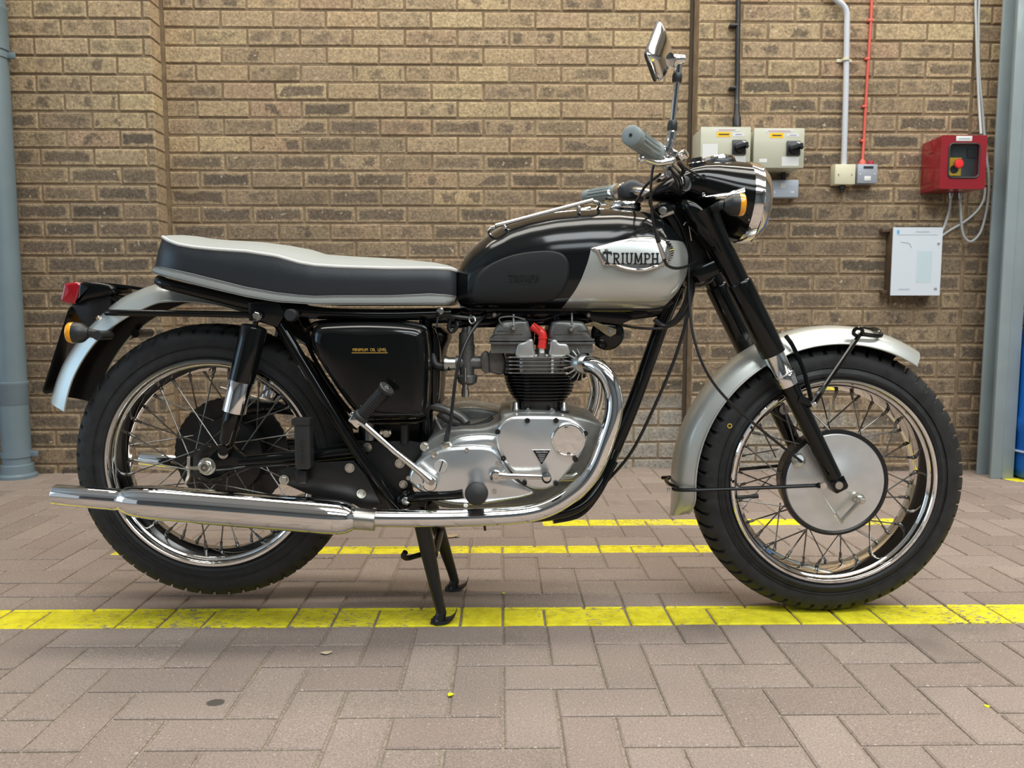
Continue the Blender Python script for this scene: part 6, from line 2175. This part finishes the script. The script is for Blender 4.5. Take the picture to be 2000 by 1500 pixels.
for i, (x0, y0, x1, y1, lab) in enumerate(((1368, 247.5, 1466, 338, 'cream switch box with a black rotary handle, fed from above by the black cable'), (1472, 250, 1571, 328, 'cream switch box with a black rotary handle, above the grey twin socket'))):
    sb = empty('switch_box', (0, PIER_Y, 0))
    tag(sb, lab, 'switch box', 'isolator switch boxes on the brick pier')
    sb.location = (Q((x0 + x1) / 2, y1, FY_).x, PIER_Y, Q((x0 + x1) / 2, y1, FY_).z)
    off = -sb.location
    bx0, bx1, bz0, bz1 = qrect(x0, y0, x1, y1, FY_)
    def L_(o):
        o.location = off; return o
    b = MB(); wbox(b, bx0 + .003, bx1 - .003, FY_ + .012, PIER_Y, bz0 + .003, bz1 - .003); L_(b.build('box_body', BOX, sb, bevel=.003))
    b = MB(); wbox(b, bx0, bx1, FY_, FY_ + .014, bz0, bz1); L_(b.build('box_lid', BOX, sb, bevel=.003))
    dxp = x0 - (1368 if i == 0 else 1472) ; 
    if i == 0:
        L_(slabq(1394, 251, 1446, 256, FY_ - .0006, .001, 'box_label', WHT, sb))
        L_(slabq(1400, 257.5, 1427, 267.5, FY_ - .0006, .001, 'warning_label', YLW, sb))
        L_(slabq(1431, 258.5, 1454, 266.5, FY_ - .0006, .001, 'box_label', WHT, sb))
        L_(slabq(1372, 281, 1402, 309, FY_ - .0006, .001, 'box_label', WHT, sb))
        L_(slabq(1428, 305, 1456, 320, FY_ - .0006, .001, 'box_label', WHT, sb))
        L_(label_lines(1403, 259, 1425, 266, FY_ - .0007, 1, sb, simple('label_black', (.05, .04, .02), .6)))
        L_(label_lines(1433, 260, 1452, 265, FY_ - .0007, 1, sb, PRP))
        L_(label_lines(1396, 252, 1444, 255.5, FY_ - .0007, 1, sb, simple('label_red', (.45, .2, .2), .6)))
        hxp, hyp, sq = 1443, 288, 13.5
    else:
        L_(slabq(1496, 253, 1549, 258.5, FY_ - .0006, .001, 'box_label', WHT, sb))
        L_(slabq(1504, 259.5, 1530, 269.5, FY_ - .0006, .001, 'warning_label', YLW, sb))
        L_(slabq(1537, 260.5, 1561, 267, FY_ - .0006, .001, 'box_label', WHT, sb))
        L_(slabq(1483, 310, 1498, 317, FY_ - .0006, .001, 'box_label', WHT, sb))
        L_(slabq(1527, 306, 1560, 324, FY_ - .0006, .001, 'box_label', WHT, sb))
        L_(label_lines(1507, 261, 1528, 268, FY_ - .0007, 1, sb, simple('label_black', (.05, .04, .02), .6)))
        L_(label_lines(1539, 262, 1559, 266, FY_ - .0007, 1, sb, PRP))
        L_(label_lines(1498, 254, 1547, 258, FY_ - .0007, 1, sb, simple('label_red', (.45, .2, .2), .6)))
        hxp, hyp, sq = 1549, 290, 13.5
    for dyl in (0,):
        p = Q(hxp, hyp, FY_)
        hs_ = sq / (FPX / (p - CAM).dot(FW))
        b = MB(); wbox(b, p.x - hs_, p.x + hs_, FY_ - .008, FY_, p.z - hs_ * 1.05, p.z + hs_ * 1.05); L_(b.build('switch_plate', DKG, sb, bevel=.003))
        b = MB()
        b.lathe([(0, hs_ * .80), (.010, hs_ * .78), (.012, hs_ * .6)], p + Vector((0, -.008, 0)), NEAR, 28)
        b.box(p + Vector((.004, -.026, .003)), (hs_ * 1.75, .018, hs_ * .42), Matrix.Rotation(math.radians(-18), 3, 'Y'))
        b.box(p + Vector((hs_ * .9, -.026, -.001)), (.012, .014, .010), Matrix.Rotation(math.radians(35), 3, 'Y'))
        L_(b.build('switch_handle', simple('switch_black', (.006, .006, .007), .3), sb))
        b = MB(); b.box(p + Vector((hs_ * .62, -.0095, hs_ * .72)), (hs_ * .5, .003, hs_ * .3)); L_(b.build('switch_mark', WHT, sb))
# twin socket
so_ = empty('wall_socket', (Q(1530, 386, PIER_Y - .045).x, PIER_Y, Q(1530, 386, PIER_Y - .045).z))
tag(so_, 'grey metal-clad twin wall socket below the switch boxes, partly behind the headlamp', 'socket')
SOC = simple('socket_grey', (.42, .47, .55), .45, .2)
def at(o, par): o.location = -par.location; return o
at(slabq(1478, 351, 1560, 385.5, PIER_Y - .045, .045, 'socket_box', SOC, so_, .004), so_)
at(slabq(1524, 358, 1535, 368, PIER_Y - .0475, .003, 'socket_switch', WHT, so_, .001), so_)
at(slabq(1488, 358, 1499, 368, PIER_Y - .0475, .003, 'socket_switch', WHT, so_, .001), so_)
for a_ in (1544, 1550, 1547, 1509, 1513):
    at(slabq(a_ - 1, 373, a_ + 1, 377, PIER_Y - .0455, .001, 'socket_slot', simple('slot', (.5, .55, .62), .5) if a_ == 1544 else MT['alu_brushed'], so_), so_)
# feed from box to socket
c_ = MB(); c_.lathe([(0, .010), (Q(1530, 335, PIER_Y - .03).z - Q(1530, 351, PIER_Y - .03).z, .010)], Q(1530, 351, PIER_Y - .03), dp_, 16)
o = c_.build('conduit', MT['black_iron']); tag(o, 'short dark conduit between cream switch box and grey socket', 'conduit')

# black armoured cable
b = MB(); b.tube(crom([Q(1470, -740, PIER_Y - .02), Q(1455, -400, PIER_Y - .02), Q(1443, -40, PIER_Y - .02), Q(1441, 60, PIER_Y - .02), Q(1440, 150, PIER_Y - .02), Q(1439, 200, PIER_Y - .03), Q(1438, 214, PIER_Y - .06)], 5), .0105, 12)
bc = empty('armoured_cable', tuple(Q(1439, 248, PIER_Y - .07)))
tag(bc, 'thick black cable dropping down the pier into the cream switch box', 'cable')
at(b.build('cable_sheath', MT['cable'], bc), bc)
b = MB(); b.lathe([(0, .018), (.035, .017), (.055, .012), (.09, .0105)], Q(1439, 248, PIER_Y - .07), Vector((0, .1, 1)), 18); at(b.build('gland_shroud', MT['cable'], bc), bc)
for py in (50, 172):
    p = Q(1436, py, PIER_Y - .02); b = MB(); b.box(p + Vector((-.006, .005, 0)), (.036, .03, .012)); at(b.build('cable_cleat', MT['black_iron'], bc, bevel=.003), bc)

# white conduit and its junction box
WC = simple('conduit_white', (.52, .55, .60), .4)
cd_ = empty('white_conduit', tuple(Q(1648, 322, PIER_Y - .02)))
tag(cd_, 'white plastic conduit with an offset bend, ending in the cream junction box', 'conduit')
b = MB(); b.tube(crom([Q(1600, -740, PIER_Y - .022), Q(1598, -200, PIER_Y - .022), Q(1599, -60, PIER_Y - .022), Q(1606, -36, PIER_Y - .022), Q(1620, -16, PIER_Y - .022), Q(1634, 0, PIER_Y - .022), Q(1647, 11, PIER_Y - .022), Q(1654, 26, PIER_Y - .022), Q(1654, 60, PIER_Y - .022), Q(1652, 180, PIER_Y - .022), Q(1648, 322, PIER_Y - .022)], 6), .0115, 16); at(b.build('conduit_tube', WC, cd_), cd_)
b = MB(); p = Q(1652, 116, PIER_Y - .024); b.revolve([(-.006, .0115), (-.006, .0145), (.006, .0145), (.006, .0115)], p, dp_, 20); b.box(p + Vector((0, .018, 0)), (.062, .008, .012)); at(b.build('conduit_saddle', simple('saddle_cream', (.62, .58, .44), .5), cd_), cd_)
CRM = simple('box_cream', (.62, .60, .44), .42)
jb = empty('junction_box', tuple(Q(1650, 361, PIER_Y - .045)))
tag(jb, 'cream square junction box at the foot of the white conduit', 'junction box')
at(slabq(1631, 320.5, 1671, 360, PIER_Y - .050, .050, 'box_body', CRM, jb, .003), jb)
for a_ in (1638, 1664):
    p = Q(a_, 341, PIER_Y - .051); b = MB(); b.lathe([(0, .003), (.001, .003)], p, NEAR, 10); at(b.build('box_screw', MT['steel'], jb), jb)
b = MB(); b.lathe([(0, .0135), (.02, .0135), (.022, .009), (.035, .009)], Q(1645, 360, PIER_Y - .025), -dp_, 14); at(b.build('cable_gland', MT['cable'], jb), jb)
# red fire cable and its grey box
RC = simple('cable_red', (.62, .10, .07), .45)
rc_ = empty('fire_cable', tuple(Q(1687, 320, PIER_Y - .012)))
tag(rc_, 'thin red cable clipped to the pier, running down to the small grey box', 'cable')
b = MB(); b.tube(crom([Q(1745, -740, PIER_Y - .008), Q(1722, -350, PIER_Y - .008), Q(1704, -20, PIER_Y - .008), Q(1701, 40, PIER_Y - .008), Q(1696, 115, PIER_Y - .008), Q(1691, 200, PIER_Y - .008), Q(1687, 275, PIER_Y - .010), Q(1684, 318, PIER_Y - .018)], 6), .0060, 10); at(b.build('cable_sheath', RC, rc_), rc_)
for py, a_ in ((40, 1701), (115, 1695.5), (208, 1690), (275, 1687)):
    b = MB(); b.box(Q(a_, py, PIER_Y - .010) + Vector((-.003, .003, 0)), (.022, .016, .010)); at(b.build('cable_clip', RC, rc_, bevel=.002), rc_)
b = MB(); b.lathe([(0, .016), (.012, .014), (.022, .008)], Q(1684, 322, PIER_Y - .026), dp_, 16); at(b.build('cable_gland', RC, rc_), rc_)
gb = empty('fused_spur', tuple(Q(1694, 358, PIER_Y - .045)))
tag(gb, 'small grey fused switch box at the foot of the red cable', 'junction box')
at(slabq(1675, 320.5, 1714, 358, PIER_Y - .048, .048, 'box_body', simple('spur_grey', (.31, .34, .39), .42, .1), gb, .003), gb)
at(slabq(1687, 324.5, 1706, 329, PIER_Y - .0495, .003, 'spur_switch', DKG, gb), gb)
at(slabq(1688.5, 344, 1701, 353, PIER_Y - .050, .004, 'spur_fuse', WHT, gb, .001), gb)
b = MB(); b.lathe([(0, .013), (.012, .013), (.016, .008)], Q(1700, 322, PIER_Y - .026), dp_, 16); at(b.build('blanking_plug', simple('plug_red', (.4, .03, .05), .45), gb), gb)
for a_ in (1680, 1708):
    b = MB(); b.lathe([(0, .003), (.001, .003)], Q(a_, 340, PIER_Y - .0485), NEAR, 10); at(b.build('box_screw', WHT, gb), gb)

# red emergency stop box
RED = simple('box_red', (.25, .008, .016), .30, coat=.5)
FR_ = PIER_Y - .150
rb = empty('emergency_stop_box', tuple(Q(1882, 365, FR_)))
tag(rb, 'red metal emergency stop box with dark window, mounted beside the steel column', 'stop box')
x0, x1, z0, z1 = qrect(1837, 264, 1926, 369, FR_)
b = MB(); wbox(b, x0 + .002, x1 - .002, FR_ + .030, PIER_Y, z0 + .002, z1 - .002); at(b.build('box_body', RED, rb, bevel=.004), rb)
# lid as a frame round the window
wx0, wx1, wz0, wz1 = qrect(1853, 280.5, 1912, 347, FR_)
cxw, czw = (wx0 + wx1) / 2, (wz0 + wz1) / 2
inner = rrect(cxw, czw, wx1 - wx0, wz1 - wz0, .016, 5)
outer = rrect((x0 + x1) / 2, (z0 + z1) / 2, x1 - x0, z1 - z0, .006, 5)
b = MB()
F_ = [Vector((p.x, FR_, p.z)) for p in outer]; Fi = [Vector((p.x, FR_, p.z)) for p in inner]; Bi = [Vector((p.x, FR_ + .030, p.z)) for p in inner]; Bo = [Vector((p.x, FR_ + .034, p.z)) for p in outer]
b.loft([Bo, F_, Fi, Bi], True, False, False)
at(b.build('box_lid', RED, rb, ang=30), rb)
b = MB(); b.tube([Vector((p.x, FR_ - .001, p.z)) for p in inner], .0035, 8, closed=True); at(b.build('window_seal', MT['plastic_black'], rb), rb)
t = NT('window_glass')
t.set(color=(.9, .95, .95), rough=.03, trans=1.0, ior=1.45)
b = MB(); b.pillow(inner, FR_ + .006, FR_ + .003, 0); at(b.build('box_window', t.m, rb), rb)
at(slabq(1840, 266, 1923, 366, FR_ + .028, .002, 'back_plate', simple('box_inside', (.05, .055, .06), .4, .3), rb), rb)
at(slabq(1854, 308, 1877, 343, FR_ + .020, .008, 'stop_plate', YLW, rb), rb)
b = MB(); b.lathe([(0, .012), (.008, .012), (.009, .019), (.014, .020), (.018, .016), (.019, 0)], Q(1869, 321, FR_ + .020), NEAR, 26); at(b.build('stop_button', simple('stop_red', (.72, .03, .03), .3), rb), rb)
b = MB(); b.lathe([(0, .017), (.001, .017)], Q(1863, 331, FR_ + .0195), NEAR, 22); at(b.build('stop_ring', MT['black_print'], rb), rb)
at(slabq(1890, 290, 1910, 308, FR_ + .020, .008, 'relay', MT['black_print'], rb), rb)
at(slabq(1868, 265.5, 1899, 275.5, FR_ - .0012, .002, 'box_label', WHT, rb, .0006), rb)
at(label_lines(1872, 268, 1895, 273.5, FR_ - .0014, 1, rb, simple('label_blue', (.3, .42, .5), .6)), rb)
for py in (290, 348):
    xs_ = qrect(1837, 264, 1926, 369, FR_)[0]
    p = Q(1820, py, FR_ + .075)
    b = MB(); b.box((xs_ + .0015, FR_ + .075, p.z), (.003, .034, .045)); at(b.build('side_hinge', RED, rb, bevel=.001), rb)
# paper on a board
pbd = empty('notice_board', tuple(Q(1790, 577, PIER_Y - .075)))
tag(pbd, 'white paper notice on a shallow dark box below the red box', 'notice')
YB = PIER_Y - .072
WOOD = simple('board_wood', (.085, .055, .030), .6, var=(20, .3))
at(slabq(1744, 446, 1837, 575, YB + .004, .068, 'board_case', WOOD, pbd, .002), pbd)
at(slabq(1742, 444, 1838.5, 577, YB, .004, 'paper_sheet', simple('paper', (.60, .655, .72), .5), pbd), pbd)
at(slabq(1752, 449.5, 1757, 457, YB - .0004, .0005, 'paper_logo', simple('logo_blue', (.12, .38, .75), .5), pbd), pbd)
at(slabq(1752, 458.5, 1832, 459.2, YB - .0004, .0005, 'paper_rule', PRT, pbd), pbd)
at(slabq(1790, 490, 1820, 552, YB - .0004, .0005, 'paper_drawing', simple('drawing_tint', (.50, .61, .66), .5), pbd), pbd)
at(label_lines(1782, 449.5, 1822, 456, YB - .0004, 1, pbd, simple('print_grey', (.42, .47, .53), .6)), pbd)
at(label_lines(1751, 562, 1780, 568, YB - .0004, 1, pbd, simple('print_grey', (.42, .47, .53), .6)), pbd)
at(slabq(1824, 562, 1830, 567, YB - .0004, .0005, 'paper_stamp', PRT, pbd), pbd)
b = MB(); b.tube(crom([Q(1759, 473, YB), Q(1768, 474, YB), Q(1776, 476, YB), Q(1780, 484, YB)], 4), .0012, 5); at(b.build('paper_sketch', PRT, pbd), pbd)
for py in (450, 571):
    b = MB(); b.box(Q(1732, py, PIER_Y - .02), (.05, .03, .018)); at(b.build('board_bracket', WOOD, pbd, bevel=.003), pbd)

# grey cables round the red box
GC = simple('cable_grey', (.44, .46, .47), .45)
def wcable(pts, r, label, nm='grey_cable'):
    V = [Q(a, c, PIER_Y - y) for a, c, y in pts]
    b = MB(); b.tube(crom(V, 6), r, 10)
    o = b.build(nm, GC)
    tag(o, label, 'cable', 'grey cables by the red box')
wcable([(1930, -740, .012), (1915, -300, .012), (1906, -20, .012), (1907, 60, .012), (1909, 130, .012), (1912, 200, .02), (1916, 262, .06)], .0052, 'grey cable coming down the pier into the top of the red box')
wcable([(1942, -740, .010), (1926, -300, .010), (1913, -20, .010), (1911, 60, .010), (1912, 140, .012), (1920, 230, .012), (1926, 300, .012), (1931, 340, .015), (1931, 380, .02), (1925, 420, .02), (1914, 455, .02), (1896, 472, .02), (1882, 460, .02), (1877, 430, .03), (1875, 384, .05)], .0052, 'long grey cable looping under the red box and back up into it')
wcable([(1857, 384, .05), (1854, 410, .03), (1845, 440, .015), (1836, 460, .03), (1833, 476, .076)], .0052, 'grey cable hanging from the red box to the corner of the notice')
wcable([(1924, 366, .02), (1921, 390, .02), (1908, 412, .02), (1885, 432, .02), (1855, 450, .02), (1838, 462, .03)], .0050, 'grey cable sweeping from beside the red box towards the notice')
for a_ in (1857, 1875):
    b = MB(); b.lathe([(0, .012), (.012, .012), (.014, .009), (.022, .008)], Q(a_, 377, FR_ + .10 - .0), -dp_, 14); at(b.build('cable_gland', MT['steel'], rb), rb)

# ------------------------------------------------------------------ litter on the paving
def leaf(px, py, l, w, rot, mat, label, curl=.004):
    c_ = G(px, py)
    b = MB()
    n = 9
    rings = []
    for i in range(n + 1):
        t_ = i / n
        x = (t_ - .5) * l
        hw_ = w / 2 * math.sin(PI * min(.97, max(.03, t_))) ** .8
        zc = .0015 + curl * (2 * t_ - 1) ** 2
        rings.append([Vector((x, -hw_, zc + curl * .5)), Vector((x, 0, zc)), Vector((x, hw_, zc + curl * .5)), Vector((x, 0, zc - .0006))])
    b.loft(rings)
    o = b.build('fallen_leaf', mat)
    o.location = (c_.x, c_.y, 0)
    o.rotation_euler = (0, 0, rot)
    tag(o, label, 'leaf', 'leaves and flakes on the paving')
    return o
leaf(880, 1049, .055, .030, .1, simple('leaf_tan', (.42, .31, .19), .7), 'curled tan leaf lying behind the centre stand')
leaf(638, 1277, .024, .014, .2, simple('leaf_pale', (.55, .44, .29), .7), 'small pale leaf in front of the yellow line', .002)
leaf(1128, 1300, .008, .005, .7, simple('leaf_bit', (.30, .22, .14), .7), 'tiny brown scrap on the paving before the engine', .001)
YF = simple('paint_flake', (.80, .80, .02), .5)
for px, py, s_, lb in ((880, 1357, .011, 'bright yellow paint flake on a paving joint in front of the stand'), (1928, 1380, .009, 'small yellow paint flake near the lower right corner'), (984, 1159, .007, 'yellow paint speck on the joint beside the stand shadow')):
    c_ = G(px, py)
    b = MB()
    b.loft([[Vector((s_ * r_ * math.cos(a_), s_ * r_ * math.sin(a_), z_)) for r_, a_ in ((.6, .2), (.45, 1.2), (.62, 2.1), (.5, 3.3), (.66, 4.2), (.4, 5.4))] for z_ in (.0002, .0014)])
    o = b.build('paint_flake', YF, flat=True); o.location = (c_.x, c_.y, 0)
    tag(o, lb, 'flake', 'leaves and flakes on the paving')
